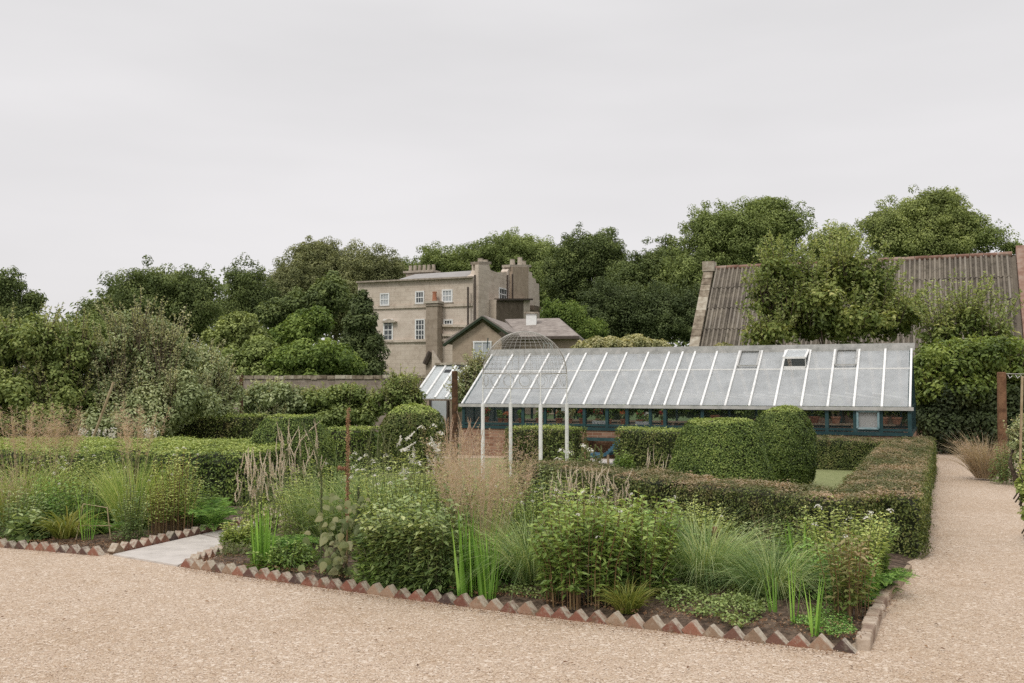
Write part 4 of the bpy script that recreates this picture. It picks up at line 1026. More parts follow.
sl2 = -(E2 * -math.cos(R(50)) + UP * math.sin(R(50))); mb.poly([b0 + E2 * .02, b0 + E1 * BL + E2 * .02, b0 + E1 * BL + sl2 * SL, b0 + sl2 * SL], E2 * .1); mb.build('roof_deck', M['tile'], barn)
mb = MB()
for i in range(int(BL / .42)):
    p = b0 + E1 * (i * .42 + .21) + UP * (.03 + rng.uniform(-.006, .006)); mb.tube([p - E1 * .205, p + E1 * .2], [.075, .082], 8)
mb.build('ridge_tiles', M['ridge'], barn)
mb = MB(); q0 = b0 - E1 * .2 + nrm * .02
for k in range(16):
    a = q0 + slope * SL * k / 16; b2 = q0 + slope * SL * (k + .985) / 16
    mb.bar(a + slope * 0 + nrm * rng.uniform(-.01, .02), b2 + nrm * rng.uniform(-.01, .02), .34, .22, up=nrm)
mb.box(q0 + UP * .1 + slope * .05, E1, E2, UP, (.42, .5, .36))
mb.build('gable_parapet', M['lichen'], barn)
zE = (b0 + slope * SL)[2]
mb = MB(); fw = b0 + slope * SL + E2 * .3; mb.poly([fw * [1, 1, 0], (fw + E1 * BL) * [1, 1, 0], (fw + E1 * BL) * [1, 1, 0] + UP * zE, fw * [1, 1, 0] + UP * zE], E2 * .3)
bk = b0 + sl2 * SL
for o in (.0, BL - .32):
    mb.poly([(fw + E1 * o) * [1, 1, 0], (bk + E1 * o) * [1, 1, 0], bk + E1 * o, b0 + E1 * o - UP * .05, fw + E1 * o + UP * .1], E1 * .32)
mb.build('wall', M['brickwall'], barn)
mb = MB(); q = b0 + E1 * (BL + .01); mb.poly([q * [1, 1, 0] + slope * SL * [1, 1, 0], q * [1, 1, 0] + E2 * 3, q + E2 * 3 - UP * 3, q + UP * .3, q + slope * SL + nrm * .3], E1 * .6); 
mb.build('end_parapet', M['ridge'], barn)

# ------------------------------------------------------------------ background trees
BT = 'trees beyond the garden'
TR = [
 ('dark broken-topped tree at the far left edge of the garden', [(2, 292, 24, 28), (34, 302, 13, 13), (14, 318, 30, 22)], 72, 'tdark', .34, 1.0),
 ('wide round dark green tree left of the manor', [(150, 302, 52, 42), (196, 303, 29, 40), (112, 318, 38, 30), (165, 330, 50, 34)], 78, 'tdark', .34, 1.2),
 ('open-crowned tree between the round dark and the grey-green one', [(246, 290, 26, 34), (236, 320, 28, 34), (262, 305, 20, 30)], 92, 'tdark', .36, .7),
 ('largest grey-green tree rising left of the manor roof', [(335, 278, 48, 42), (300, 290, 38, 40), (378, 276, 34, 30), (350, 310, 50, 36), (315, 255, 26, 18)], 100, 'tgrey', .36, 1.2),
 ('green tree showing over the manor roof', [(440, 268, 30, 25), (412, 275, 22, 18), (462, 272, 26, 22)], 118, 'tmid', .4, 1.1),
 ('tree behind the manor chimneys, tallest there', [(508, 256, 36, 27), (540, 262, 30, 26), (480, 262, 28, 22), (525, 290, 40, 35)], 114, 'tmid', .4, 1.2),
 ('dark tree right of the manor with upright crown', [(592, 256, 34, 34), (566, 278, 28, 42), (612, 280, 26, 42), (585, 310, 40, 40)], 98, 'tdark', .38, 1.2),
 ('dark tree between the manor tree and the barn parapet', [(655, 274, 30, 36), (672, 262, 24, 26), (630, 290, 30, 36), (655, 310, 42, 40)], 90, 'tdark', .36, 1.2),
 ('high spreading tree left of the barn ridge with airy top', [(745, 238, 42, 40), (710, 235, 30, 34), (784, 228, 30, 32), (755, 262, 55, 30), (700, 275, 38, 40), (765, 210, 25, 15)], 82, 'tmid', .34, .95),
 ('smaller pale tree directly over the middle of the barn ridge', [(838, 245, 22, 26), (820, 250, 18, 20)], 62, 'tlight', .26, 1.1),
 ('tallest broad tree over the right half of the barn ridge', [(925, 222, 44, 36), (888, 232, 34, 32), (955, 230, 32, 28), (925, 250, 60, 25), (940, 205, 26, 18)], 86, 'tlight', .34, 1.0),
 ('thin ragged tree at the right end over the barn ridge', [(990, 238, 24, 18), (972, 225, 15, 14), (1012, 248, 14, 10)], 84, 'tmid', .32, .45),
 ('very dark conifer-like mass behind the pale variegated bush', [(620, 315, 40, 42), (660, 320, 40, 42), (595, 325, 30, 36), (690, 318, 24, 40)], 76, 'con', .32, 1.3),
 ('low bushy tree between the left shrubs and the round dark tree', [(95, 338, 40, 26), (60, 345, 30, 24), (40, 350, 26, 24)], 66, 'tmid', .3, 1.1),
 ('bright green bush on the slope right of the manor', [(570, 318, 22, 20), (554, 312, 14, 15), (552, 328, 16, 14), (590, 330, 18, 14)], 70, 'tbright', .24, 1.1),
]
for (lb, lobes, Y, m, lf, dn) in TR:
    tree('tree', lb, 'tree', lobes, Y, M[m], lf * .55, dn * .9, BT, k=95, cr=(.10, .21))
# wood behind everything, low
mb = MB(); C = []; Q = []
for px in range(-300, 1340, 22):
    Y = 135 + rng.uniform(-12, 12)
    top = 338 if px < 100 else (300 if px > 200 else 320)
    c = W(px, top + rng.uniform(0, 10), Y); C.append(c); Q.append(rng.uniform(5, 7)); C.append(c - UP * 6); Q.append(6.5)
cloud(mb, C, np.array(Q), 60000, .75, .5, shell=.3)
tag(mb.build('far_wood', M['tdark']), 'dark line of distant woodland closing the view', 'wood', kind='stuff')
tree('hedgerow', 'rough hedge running on beyond the left edge', 'hedge', [(px, 405, 60, 46) for px in (-60, -140, -230, -330)], 21, M['apple'], .10, 1.0, k=22, trunk=False)
tree('hedgerow', 'leafy growth pressed against the back of the greenhouse', 'hedge', [(px, 402, 36, 24) for px in range(575, 930, 42)], 29, M['vine'], .11, 1.3, k=22, trunk=False)
# mid distance shrubs
MS = [
 ('bright green rounded shrub left of the dark cypress', [(300, 333, 26, 24), (318, 322, 18, 18), (285, 345, 22, 20)], 52, 'tbright', .19, 1.2, 'shrub'),
 ('light green feathery shrub below the bright one', [(322, 358, 34, 20), (290, 364, 26, 18), (345, 364, 20, 16), (310, 378, 44, 14)], 46, 'tbright', .17, 1.2, 'shrub'),
 ('olive shrub with pale flower heads left of the bright shrubs', [(238, 327, 20, 16), (225, 340, 20, 18), (252, 345, 20, 22)], 50, 'tlight', .18, 1.0, 'shrub'),
 ('mid green shrub above the garden wall beside the olive one', [(262, 355, 22, 18), (240, 362, 22, 16), (255, 376, 30, 14)], 47, 'tmid', .18, 1.2, 'shrub'),
 ('dark shrub behind the bright shrub and under the big tree', [(330, 300, 26, 24), (300, 308, 24, 20), (275, 318, 20, 20), (330, 290, 16, 20)], 64, 'tdark', .22, 1.1, 'shrub'),
]
for (lb, lobes, Y, m, lf, dn, ct) in MS: tree('shrub', lb, ct, lobes, Y, M[m], lf, dn, 'shrubs beyond the wall', k=26, cr=(.2, .4))
# cypress
tree('cypress', 'dark conical cypress standing before the left end of the manor', 'tree', [(362, 348, 25, 30), (362, 325, 20, 24), (361, 305, 11, 18), (363, 370, 26, 20)], 58, M['con'], .19, 1.5, k=30, cr=(.2, .4))
# pale variegated shrubs behind the greenhouse
tree('variegated_shrub', 'cream-variegated clipped shrub showing over the greenhouse ridge', 'shrub', [(605, 346, 24, 9), (635, 345, 26, 10), (655, 347, 18, 7), (588, 348, 14, 7)], 31, M['varieg'], .10, 1.3, k=24)
tree('variegated_shrub', 'little pale shrub over the greenhouse ridge below the barn parapet', 'shrub', [(723, 350, 12, 7)], 30, M['varieg'], .09, 1.2, k=18)

# ------------------------------------------------------------------ near shrubs: upright shoots with leaves
TIPM = {}
def shooty(name, label, cat, lobes_px, Y, mat, leaf, n_shoot, n_leaf, group=None, sh_len=(.5, 1.0), dens=1.0, lean=.25, base=None, aspect=.42, stems=5):
    """leafy mass plus upright shoots with paired leaves standing out of it"""
    t = tree(name, label, cat, lobes_px, Y, mat, leaf * 1.15, dens, group, trunk=False, k=30, cr=(.2, .4), base=base)
    mb = MB(); sb = MB(); root = WL[t.name]
    for _ in range(n_shoot):
        px, py, rx, ry = lobes_px[rng.integers(len(lobes_px))]
        c = W(px, py, Y); u = rdir(1)[0]; u[2] = abs(u[2]) * .8 + .1; u[1] = -abs(u[1]) if rng.random() < .75 else u[1]
        p = c + u * np.array([rx, rx, ry]) / F * Y * .72
        d = unit(np.array([u[0] * .6 + rng.normal() * lean * .5, u[1] * .4 + rng.normal() * lean * .5, 1.]))
        L = rng.uniform(*sh_len); tip = p + d * L
        sb.tube([p - d * .3, p + d * L * .5, tip], [.009, .007, .003], 3, False)
        k = int(n_leaf); tt = np.sort(rng.random(k)) ** .8; Pp = p + d * L * tt[:, None]
        az_ = rng.random(k) * 6.28; D = np.stack([np.cos(az_), np.sin(az_), rng.uniform(.2, 1.0, k)], 1)
        Nn = unit(np.cross(D, rdir(k)) + UP * .6)
        leaves(mb, Pp, Nn, leaf * (1.1 - .4 * tt), leaf * aspect, D=unit(D), fold=.1, rnd=np.clip(rng.random(k) * .6 + .35, 0, 1))
    mb.build('shoot_leaves', TIPM.get(mat.name, mat), t); 
    base_ = root
    for _ in range(stems):
        px, py, rx, ry = lobes_px[rng.integers(len(lobes_px))]; e = W(px, py, Y) + rdir(1)[0] * np.array([rx, rx, ry]) / F * Y * .5
        b_ = base_ + np.array([rng.uniform(-.2, .2), rng.uniform(-.2, .2), 0]); sb.tube([b_, (b_ + e) / 2 + rdir(1)[0] * .1, e], [.045, .03, .012], 6)
    sb.build('stems', M['bark'], t)
    return t
TIPM['silvery_leaf'] = leafmat('silvery_shoot_leaf', [(.11, .14, .07), (.18, .21, .12), (.27, .30, .20)], .35, .5, .8, .3)
TIPM['sapling_leaf'] = leafmat('pale_sapling_shoot', [(.07, .115, .035), (.12, .17, .06), (.22, .26, .12)], .35, .5, .8, .3)
TIPM['apple_leaf'] = leafmat('apple_shoot_leaf', [(.08, .115, .04), (.13, .165, .065), (.20, .23, .11)], .35, .5, .8, .3)
shooty('fruit_tree', 'bushy leafy fruit tree filling the left edge behind the plumes', 'tree', [(0, 350, 34, 34), (38, 345, 34, 30), (-30, 370, 40, 40), (15, 400, 44, 34), (55, 385, 34, 34), (70, 408, 36, 30), (-20, 420, 50, 30), (40, 425, 50, 26), (78, 352, 26, 28)], 21, M['apple'], .075, 150, 20, 'loose shrubs in front of the wall', (.3, .75))
shooty('silver_shrub', 'tallest silvery-leaved shrub with upright shoots, centre left', 'shrub', [(140, 343, 34, 34), (160, 352, 30, 30), (120, 368, 36, 34), (165, 370, 36, 36), (110, 400, 42, 34), (150, 408, 46, 30), (180, 400, 34, 32), (130, 426, 50, 22)], 21.5, M['silver'], .065, 300, 26, 'loose shrubs in front of the wall', (.35, .85))
shooty('silver_shrub', 'lower silvery shrub left of the rust-brown post', 'shrub', [(205, 374, 28, 28), (190, 395, 28, 26), (222, 396, 24, 26), (205, 412, 34, 20)], 23.5, M['silver'], .065, 170, 22, 'loose shrubs in front of the wall', (.3, .6))
shooty('wall_shrub', 'grey-green wall shrub right of the rust-brown post', 'shrub', [(275, 396, 26, 16), (255, 402, 22, 16), (300, 402, 24, 15), (280, 418, 36, 14)], 31, M['silver'], .10, 60, 14, 'shrubs trained before the wall', (.2, .4))
shooty('wall_shrub', 'dark-leaved shrub before the middle of the wall', 'shrub', [(330, 399, 24, 14), (352, 397, 20, 14), (318, 406, 20, 14), (372, 408, 16, 16), (345, 418, 34, 14)], 31, M['apple'], .10, 50, 14, 'shrubs trained before the wall', (.2, .4))
shooty('wall_shrub', 'leafy shrub with pale flowers left of the small glasshouse', 'shrub', [(402, 392, 18, 20), (388, 402, 18, 16), (412, 400, 14, 16)], 28.5, M['apple'], .09, 70, 14, 'shrubs trained before the wall', (.2, .5))
shooty('buddleia', 'pale feathery shrub squeezed between the two glasshouses', 'shrub', [(471, 385, 13, 20), (465, 400, 14, 18), (478, 372, 8, 14)], 29, M['silver'], .10, 80, 14, None, (.3, .6))
shooty('sapling', 'tall leafy sapling group hiding the middle of the barn roof', 'tree', [(840, 275, 26, 34), (870, 290, 28, 34), (815, 310, 32, 38), (850, 325, 48, 32), (890, 320, 36, 34), (800, 322, 34, 30), (806, 288, 20, 24)], 28.5, M['sap'], .13, 230, 26, 'self-sown trees before the barn', (.4, 1.1), .62)
shooty('sapling', 'pale-topped slender sapling left of the tall group', 'tree', [(778, 275, 20, 26), (765, 300, 22, 22), (785, 310, 26, 26), (770, 335, 28, 18)], 28, M['sap'], .12, 120, 26, 'self-sown trees before the barn', (.4, .95), .5)
shooty('sapling', 'low leafy sapling right over the greenhouse end', 'tree', [(965, 318, 24, 18), (940, 335, 24, 20), (985, 335, 26, 20)], 26.5, M['sap'], .11, 110, 24, 'self-sown trees before the barn', (.5, 1.1), .45)
shooty('climber', 'dense bright green climber beyond the greenhouse end', 'shrub', [(945, 365, 34, 26), (975, 360, 34, 28), (1010, 368, 34, 30), (928, 385, 24, 32), (1040, 380, 40, 40), (960, 390, 40, 24)], 24.5, M['vine'], .10, 120, 14, None, (.15, .35), 1.2, stems=0)
tree('yew', 'dark shaded evergreen wall at the end of the gravel path', 'shrub', [(945, 428, 36, 34), (985, 428, 40, 36), (1030, 428, 44, 40), (960, 400, 40, 24), (1010, 400, 40, 24)], 24.8, M['yew'], .10, 1.5, k=40)
shooty('right_shrub', 'grey-green flowering shrub right of the corner post', 'shrub', [(1022, 440, 14, 20), (1030, 455, 16, 18)], 16.5, M['silver'], .05, 50, 16, None, (.15, .4))
shooty('border_shrub', 'low leafy plant at the right edge of the path', 'shrub', [(1026, 490, 9, 26), (1030, 515, 9, 16)], 10.5, M['aster'], .04, 24, 12, None, (.1, .25), stems=0)

# ------------------------------------------------------------------ border plants
def ring_bases(c, r, n):
    a = rng.random(n) * 6.283; q = r * np.sqrt(rng.random(n)); return np.stack([c[0] + q * np.cos(a), c[1] + q * np.sin(a), np.full(n, c[2])], 1), np.stack([np.cos(a) * q / max(r, 1e-6), np.sin(a) * q / max(r, 1e-6), np.zeros(n)], 1)
def size(px, by, ty, w):
    c = G(px, by, .03); d = c[1]; return c, (by - ty) / F * d, w / F * d
BG = 'plants in the borders'
def inbed(P, c, m=.07):
    """keep growth on its own side of the brick edging"""
    P = np.array(P, float)
    for a, b in (((A_, B_), (B_, C_)) if c[0] > -2.95 + (c[1] - 9.1) * .2 else ((F_, D_), (D_, E_))):
        d = unit((b - a) * [1, 1, 0]); n = np.array([-d[1], d[0], 0])
        k = (P - a) @ n
        if (c - a) @ n < -.1: continue
        mm = np.clip(m - np.maximum(P[:, 2] - .30, 0) * .6, -.15, m)
        P = P + np.maximum(mm - k, 0)[:, None] * n
    return P
def fountain(label, px, by, ty, w, mat, n=500, bw=.006, droop=.7, name='ornamental_grass', cat='grass clump', plume=None, up=1.6):
    c, h, ww = size(px, by, ty, w); t = T(name, label, cat, c, BG)
    B, O = ring_bases(c, ww * .16, n); D = unit(O * .8 + rng.normal(size=(n, 3)) * .22 + UP * up)
    L = h * (1 + .75 * droop) * rng.uniform(.6, 1.15, n); mb = MB(); blades(mb, B, D, L, bw * 1.15, droop * rng.uniform(.5, 1.3, n), 6); mb.build('blades', mat, t)
    if plume: plumes(t, c, *plume)
    return t
def plumes(t, c, n, h, sp, m1='straw', m2='plume', lean=(0, 0), start=.55, size_=.02, cnt=46, rad=.09):
    """long thin stems with loose airy seed heads"""
    B, O = ring_bases(c, sp * .12, n); D = unit(O * sp * .38 / h + rng.normal(size=(n, 3)) * .05 + UP + np.array([lean[0], lean[1], 0])); L = h * rng.uniform(.78, 1.08, n)
    mb = MB(); blades(mb, B, D, L, .0045, .06, 5); mb.build('stems', M[m1], t)
    hb2 = MB(); 
    for i in range(n):
        k = cnt; s_ = start + (1.0 - start) * rng.random(k); H_ = unit(D[i] * [1, 1, 0] + 1e-4)
        P = B[i] + D[i] * (L[i] * s_)[:, None] + (H_ * .45 - UP * .8) * (L[i] * .06 * s_ ** 2)[:, None]
        spread = rad * np.sin(np.pi * np.clip((s_ - start) / (1 - start), .05, .97)) ** .7
        side_ = rdir(k); side_[:, 2] = side_[:, 2] * .4 + .5
        blades(hb2, P, side_, spread * rng.uniform(.5, 1.2, k) + .01, .0024, .1, 1, taper=.5)
        P2 = P + unit(side_) * (spread * rng.random(k))[:, None]
        leaves(hb2, P2, rdir(k), size_, size_ * .35)
    hb2.build('seed_heads', M[m2], t)
def sword(label, px, by, ty, w, n=16, bw=.022, droop=.03, mat='sword', spread=.12):
    c, h, ww = size(px, by, ty, w); t = T('iris', label, 'iris', c, BG)
    B, O = ring_bases(c, ww * .4, n); D = unit(O * spread + rng.normal(size=(n, 3)) * .05 + UP); mb = MB()
    blades(mb, B, D, h * rng.uniform(.6, 1.05, n), bw * rng.uniform(.7, 1.2, n), droop, 5); mb.build('sword_leaves', M[mat], t); return t
def leafy(label, px, by, ty, w, mat,  stem='stem', nst=26, npair=14, leaf=.06, asp=.42, flw=None, nfl=0, name='perennial', cat='plant', bare=.15, flat=.5, fsize=.022, droop=.35, spread=1.1):
    """many stems, leaves set along them, flower heads on top"""
    c, h, ww = size(px, by, ty, w * 1.18); t = T(name, label, cat, c, BG)
    mb, sb, fb = MB(), MB(), MB(); tips = []; nst = int(nst * 1.35)
    for i in range(nst):
        a = rng.random() * 6.283; q = math.sqrt(rng.random()); o = np.array([math.cos(a), math.sin(a), 0]) * q
        b = c + o * ww * .34; tipp = c + o * ww * .46 * spread + UP * h * (1.03 - .24 * q ** 2) * rng.uniform(.70, 1.08) + rng.normal(size=3) * .01
        mid = (b + tipp) / 2 - o * ww * .05; b, mid, tipp = inbed([b, mid, tipp], c, .04); sb.tube([b, mid, tipp], [.0042, .0036, .002], 3, False); tips.append(tipp)
        k = npair * 2; tt = bare + (1 - bare) * np.repeat(np.linspace(0, 1, npair), 2)
        P = np.where(tt[:, None] < .5, b + (mid - b) * tt[:, None] * 2, mid + (tipp - mid) * (tt[:, None] * 2 - 1))
        az_ = np.tile([0, math.pi], npair) + np.repeat(rng.random(npair) * 6.28, 2)
        P = inbed(P, c, .03); D = np.stack([np.cos(az_), np.sin(az_), rng.uniform(-.1, .7, k)], 1); D = unit(D)
        N = unit(UP * 1.0 + rdir(k) * flat - D * .0)
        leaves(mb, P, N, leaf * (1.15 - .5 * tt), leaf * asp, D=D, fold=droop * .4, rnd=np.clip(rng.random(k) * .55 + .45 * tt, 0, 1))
    if bare < .2:      # low leafy growth hiding the stems
        k = nst * 22; a = rng.random(k) * 6.283; q = np.sqrt(rng.random(k)); z = rng.random(k) ** 1.3 * .7
        P = c + np.stack([np.cos(a) * q * ww * .5, np.sin(a) * q * ww * .5, z * h * (1 - .25 * q ** 2)], 1)
        D = unit(np.stack([np.cos(a), np.sin(a), rng.uniform(-.4, .5, k)], 1) + rdir(k) * .6)
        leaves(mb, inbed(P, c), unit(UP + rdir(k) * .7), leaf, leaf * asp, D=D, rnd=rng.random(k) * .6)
    mb.build('leaves', M[mat], t); sb.build('stems', M[stem], t)
    if flw:
        idx = rng.choice(len(tips), min(nfl, len(tips)), replace=False)
        for i in idx[:max(4, int(len(idx) * .7))]:
            p = tips[i] + UP * .01; k = 18; u = rdir(k); u[:, 2] = np.abs(u[:, 2])
            fb = MB(); leaves(fb, p + u * fsize * .8, unit(u + UP * .5), fsize * .6, fsize * .5)
            fb.build('flower', M[flw], t)
    return t
def spikes(label, px, by, ty, w, n=20, mat='spike', stemm='stem', name='seed_spikes', sl=.35, sr=.012, droopy=.05, cat='dry plant', leafm=None):
    c, h, ww = size(px, by, ty, w); t = T(name, label, cat, c, BG); sb, mb = MB(), MB()
    for i in range(int(n * 1.35)):
        a = rng.random() * 6.283; q = math.sqrt(rng.random()); o = np.array([math.cos(a), math.sin(a), 0]) * q
        b = c + o * ww * .3; hh = h * rng.uniform(.5, 1.0); sl_ = sl * rng.uniform(.3, .75); p1 = b + o * ww * .10 + UP * hh * (1 - sl_) + rng.normal(size=3) * .012; p2 = p1 + UP * hh * sl_ + rng.normal(size=3) * np.array([1, 1, .2]) * hh * droopy
        pm_ = (p1 + p2) / 2 + rng.normal(size=3) * .01
        sb.tube([b, (b + p1) / 2 + rng.normal(size=3) * .008, p1], .0032, 3, False)
        mb.tube([p1, pm_, p2], [sr * .3, sr * .5, sr * .15], 4, False)
        k = 80; s_ = rng.random(k); P = p1 + (p2 - p1) * s_[:, None] + (pm_ - (p1 + p2) / 2) * (1 - np.abs(2 * s_ - 1))[:, None]
        leaves(mb, P + rdir(k) * sr * .45 * (1.05 - s_)[:, None], rdir(k), sr * 1.7 * (1.1 - s_ * .7), sr * .7)
    sb.build('stems', M[stemm], t); mb.build('flower_spikes', M[mat], t)
    if leafm:
        lb = MB(); cloud(lb, [c + UP * h * .25, c + UP * h * .12], np.array([ww * .35, ww * .4]), 700, .05, .02); lb.build('leaves', M[leafm], t)
    return t
def ferny(label, px, by, ty, w, mat='fern', n=30, name='fern', cat='fern', L_=None):
    c, h, ww = size(px, by, ty, w); t = T(name, label, cat, c, BG); mb = MB(); sb = MB()
    for i in range(n):
        a = rng.random() * 6.283; out = np.array([math.cos(a), math.sin(a), 0]); up = rng.uniform(.5, 1.6); D = unit(out + UP * up); L = h * rng.uniform(.8, 1.15) if up > 1 else ww * .55
        k = 34; tt = np.linspace(.1, 1, k); P = c + D * (L * tt)[:, None] + (out * .2 - UP * .45) * (L * tt ** 2.2)[:, None]
        sb.tube(P[::5], .003, 3, False)
        S = np.cross(D, UP); S = S / np.linalg.norm(S)
        for sg in (-1, 1):
            Dd = unit(S * sg + D * .45 - UP * .15 + rdir(k) * .3)
            leaves(mb, P, unit(np.cross(S, D)[None] * np.ones((k, 1)) * -1 + UP * .8 + rdir(k) * .25), (L * .19 * np.sin(np.pi * np.clip(tt * .85 + .1, 0, 1))), .007 + L * .006, D=Dd, fold=.05)
    mb.build('fronds', M[mat], t); sb.build('stems', M['stem'], t); return t
def cover(label, poly_px, n, mat, leaf=.028, h=.10, name='ground_cover'):
    mb = MB(); P = []
    a = np.array([G(*p)[:2] for p in poly_px]); tri = [(0, i, i + 1) for i in range(1, len(a) - 1)]
    ar_ = [abs(np.cross(a[j] - a[i], a[k] - a[i])) for i, j, k in tri]; pick = rng.choice(len(tri), n, p=np.array(ar_) / sum(ar_))
    u, v = rng.random(n), rng.random(n); fl = u + v > 1; u[fl] = 1 - u[fl]; v[fl] = 1 - v[fl]
    T3 = np.array(tri)[pick]; Q = a[T3[:, 0]] + (a[T3[:, 1]] - a[T3[:, 0]]) * u[:, None] + (a[T3[:, 2]] - a[T3[:, 0]]) * v[:, None]
    z = .05 + h * (.5 + .5 * np.sin(Q[:, 0] * 9) * np.sin(Q[:, 1] * 8 + 1)) * rng.random(n) ** .5
    leaves(mb, np.column_stack([Q, z]), unit(UP + rdir(n) * .7), leaf, leaf * .7)
    return tag(mb.build(name, M[mat]), label, 'ground cover', kind='stuff')

# ---- left bed
fountain('tall tan plumed grass at the far left of the left bed', 22, 520, 455, 70, M['fresh_grass'], 420, .006, .6, plume=(46, 1.42, .9, 'straw', 'plume', (.06, 0), .66, .018, 34, .10))
fountain('second tan plumed grass by the first, green at the foot', 55, 516, 458, 60, M['fresh_grass'], 300, .006, .6, plume=(38, 1.38, .55, 'straw', 'plume', (.02, 0), .68, .018, 34, .10))
fountain('soft green fountain grass with one tan plume head, left bed', 133, 532, 455, 72, M['fresh_grass'], 900, .005, .30, plume=(26, 1.45, .3, 'straw', 'plume', (.0, 0), .72, .018, 40, .09), up=2.2)
fountain('wispy straw-green grass at the left picture edge', 5, 530, 470, 50, M['yellow_grass'], 300, .004, .7, plume=(24, .75, .6, 'straw', 'straw', (.1, 0), .5, .016, 30, .06))
fountain('yellow-green strap-leaved clump at the front of left bed', 66, 540, 505, 58, M['yellow_grass'], 170, .018, .9, name='day_lily', cat='plant')
leafy('white-flowered bushy aster between the plumed grasses', 92, 520, 462, 70, 'aster', nst=46, leaf=.05, flw='white_fl', nfl=24, fsize=.022)
leafy('white-flowered aster further back against the left hedge', 75, 505, 445, 70, 'aster', nst=46, leaf=.05, flw='white_fl', nfl=26, fsize=.022)
leafy('pale-edged small-leaved plant at the front of left bed', 131, 542, 478, 30, 'mint', nst=16, npair=18, leaf=.035, asp=.6)
leafy('blue-green broad-leaved plant by the yellow-green clump', 30, 540, 512, 26, 'mint', nst=10, npair=5, leaf=.12, asp=.45)
sword('thin green iris blades beside the bent stick', 88, 543, 478, 14, 12, .014)
leafy('drooping pale-tipped plant with orange stems, left bed', 175, 532, 455, 54, 'aster', 'stem_red', nst=34, npair=14, leaf=.06, asp=.3, flw='white_fl', nfl=16, bare=.3, fsize=.02)
leafy('orange-stemmed plant at the left bed front', 158, 535, 480, 26, 'aster', 'stem_red', nst=18, npair=10, leaf=.05, asp=.35, bare=.35)
ferny('lush dark green fern at the right end of left bed', 212, 528, 468, 56, n=40)
ferny('small fern at the left foot of the left bed hedge', 104, 536, 500, 40, n=26)
for (px, lb) in ((30, 'leafy base growth under the plumes at the left'), (60, 'leafy base growth behind the yellow-green clump'), (112, 'leafy base growth behind the pale-edged plant'), (190, 'leafy base growth behind the orange stems'), (150, 'leafy growth against the hedge, right of the fountain grass')):
    leafy(lb, px, 524, 486, 46, random.choice(['aster', 'fern', 'phlox']), nst=22, npair=9, leaf=.055, asp=.45, bare=.0)
for (px, by, ty, w, m, lb) in ((16, 536, 488, 50, 'mint', 'grey-green growth at the picture edge, left bed'), (48, 528, 475, 60, 'fern', 'deep green growth behind the yellow-green clump'),
    (84, 530, 480, 50, 'phlox', 'mid green growth around the bent stick'), (120, 528, 484, 40, 'fern', 'dark growth behind the pale-edged plant'), (186, 522, 466, 56, 'phlox', 'green growth against the hedge behind the orange stems'), (0, 515, 470, 60, 'aster', 'pale growth under the left edge plumes')):
    leafy(lb, px, by, ty, w, m, nst=30, npair=11, leaf=.05, asp=.42, bare=0)
# white spires behind the left hedge
for px, lb in ((86, 'white flower spires behind left hedge, below the stake'), (155, 'pale pink-white spires behind left hedge'), (106, 'short white spires right of the leaning stake')):
    c = W(px, 440, 18) * [1, 1, 0]; hh = W(px, 430, 18)[2]; t = T('flower_spires', lb, 'flower', c, 'white spires behind the hedge'); sb, fb = MB(), MB()
    for k in range(5):
        b = c + np.array([rng.uniform(-.2, .2), rng.uniform(-.1, .1), 0]); sb.tube([b, b + UP * (hh - .15)], .005, 3); u = rng.random(50); leaves(fb, b + UP * (hh - .2 + .22 * u)[:, None] + rdir(50) * .02, rdir(50), .035, .025)
    sb.build('stems', M['stem'], t); fb.build('flowers', M['white_fl'], t)

# ---- main bed, left part
spikes('dense dried pinkish flower spikes at the paving corner', 262, 532, 448, 62, 46, sl=.55, sr=.010, leafm='aster')
spikes('second drift of dried flower spikes in front of the rounded topiary', 297, 520, 418, 64, 30, sl=.45, sr=.010, leafm='aster')
sword('bright upright green iris fan by the paving', 262, 568, 500, 20, 46, .018, .02, spread=.06)
leafy('creamy low tuft beside the slanting bricks at the paving', 240, 556, 541, 36, 'heart', nst=16, npair=6, leaf=.03, asp=.4)
ferny('feathery deep green plant right of the bright iris fan', 292, 558, 505, 54, n=44)
leafy('tall soft green perennial behind the feathery plant', 310, 545, 465, 66, 'aster', nst=44, npair=18, leaf=.055, asp=.25)
fountain('soft dark green grass behind the heart-leaved plant', 372, 548, 468, 110, M['fine_green'], 1100, .006, .6)
fountain('airy green grass left of the brown seed spike', 330, 548, 462, 70, M['fine_green'], 500, .005, .4)
# verbascum
def mullein(px, by, ty, label, m, bend=0., r=.018, cross=None):
    c, h, _ = size(px, by, ty, 10); t = T('seed_spike', label, 'seed spike', c, BG)
    pts = [c + UP * h * f + np.array([bend * (f - .55) * abs(f - .55) * 4 if f > .55 else 0, 0, 0]) for f in np.linspace(0, 1, 12)]
    mb = MB(); mb.tube(pts, [.009] * 6 + [.008] * 6, 6); mb.build('stem', M['stem_red'] if m == 'rust_spike' else M['stem'], t)
    mb = MB(); s_ = .32 + .68 * rng.random(900); P = np.stack([np.interp(s_ * 11, range(12), [p[i] for p in pts]) for i in range(3)], 1) + rdir(900) * r * rng.uniform(.3, 1, (900, 1))
    leaves(mb, P, rdir(900), r * 1.0, r * .8)
    if cross:
        p = c + UP * h * cross; q = p + np.array([-.085, -.02, .01]); mb.tube([p, q], [.01, .014], 5); leaves(mb, p + (q - p) * rng.random((150, 1)) + rdir(150) * r * .7, rdir(150), r, r * .8)
    mb.build('seed_head', M[m], t)
mullein(347, 568, 410, 'tall rust-brown dead seed spike with a short side arm', 'rust_spike', 0., .017, .62)
mullein(321, 568, 424, 'tall pale green crooked flower spike left of the brown one', 'heart', -.22, .013)
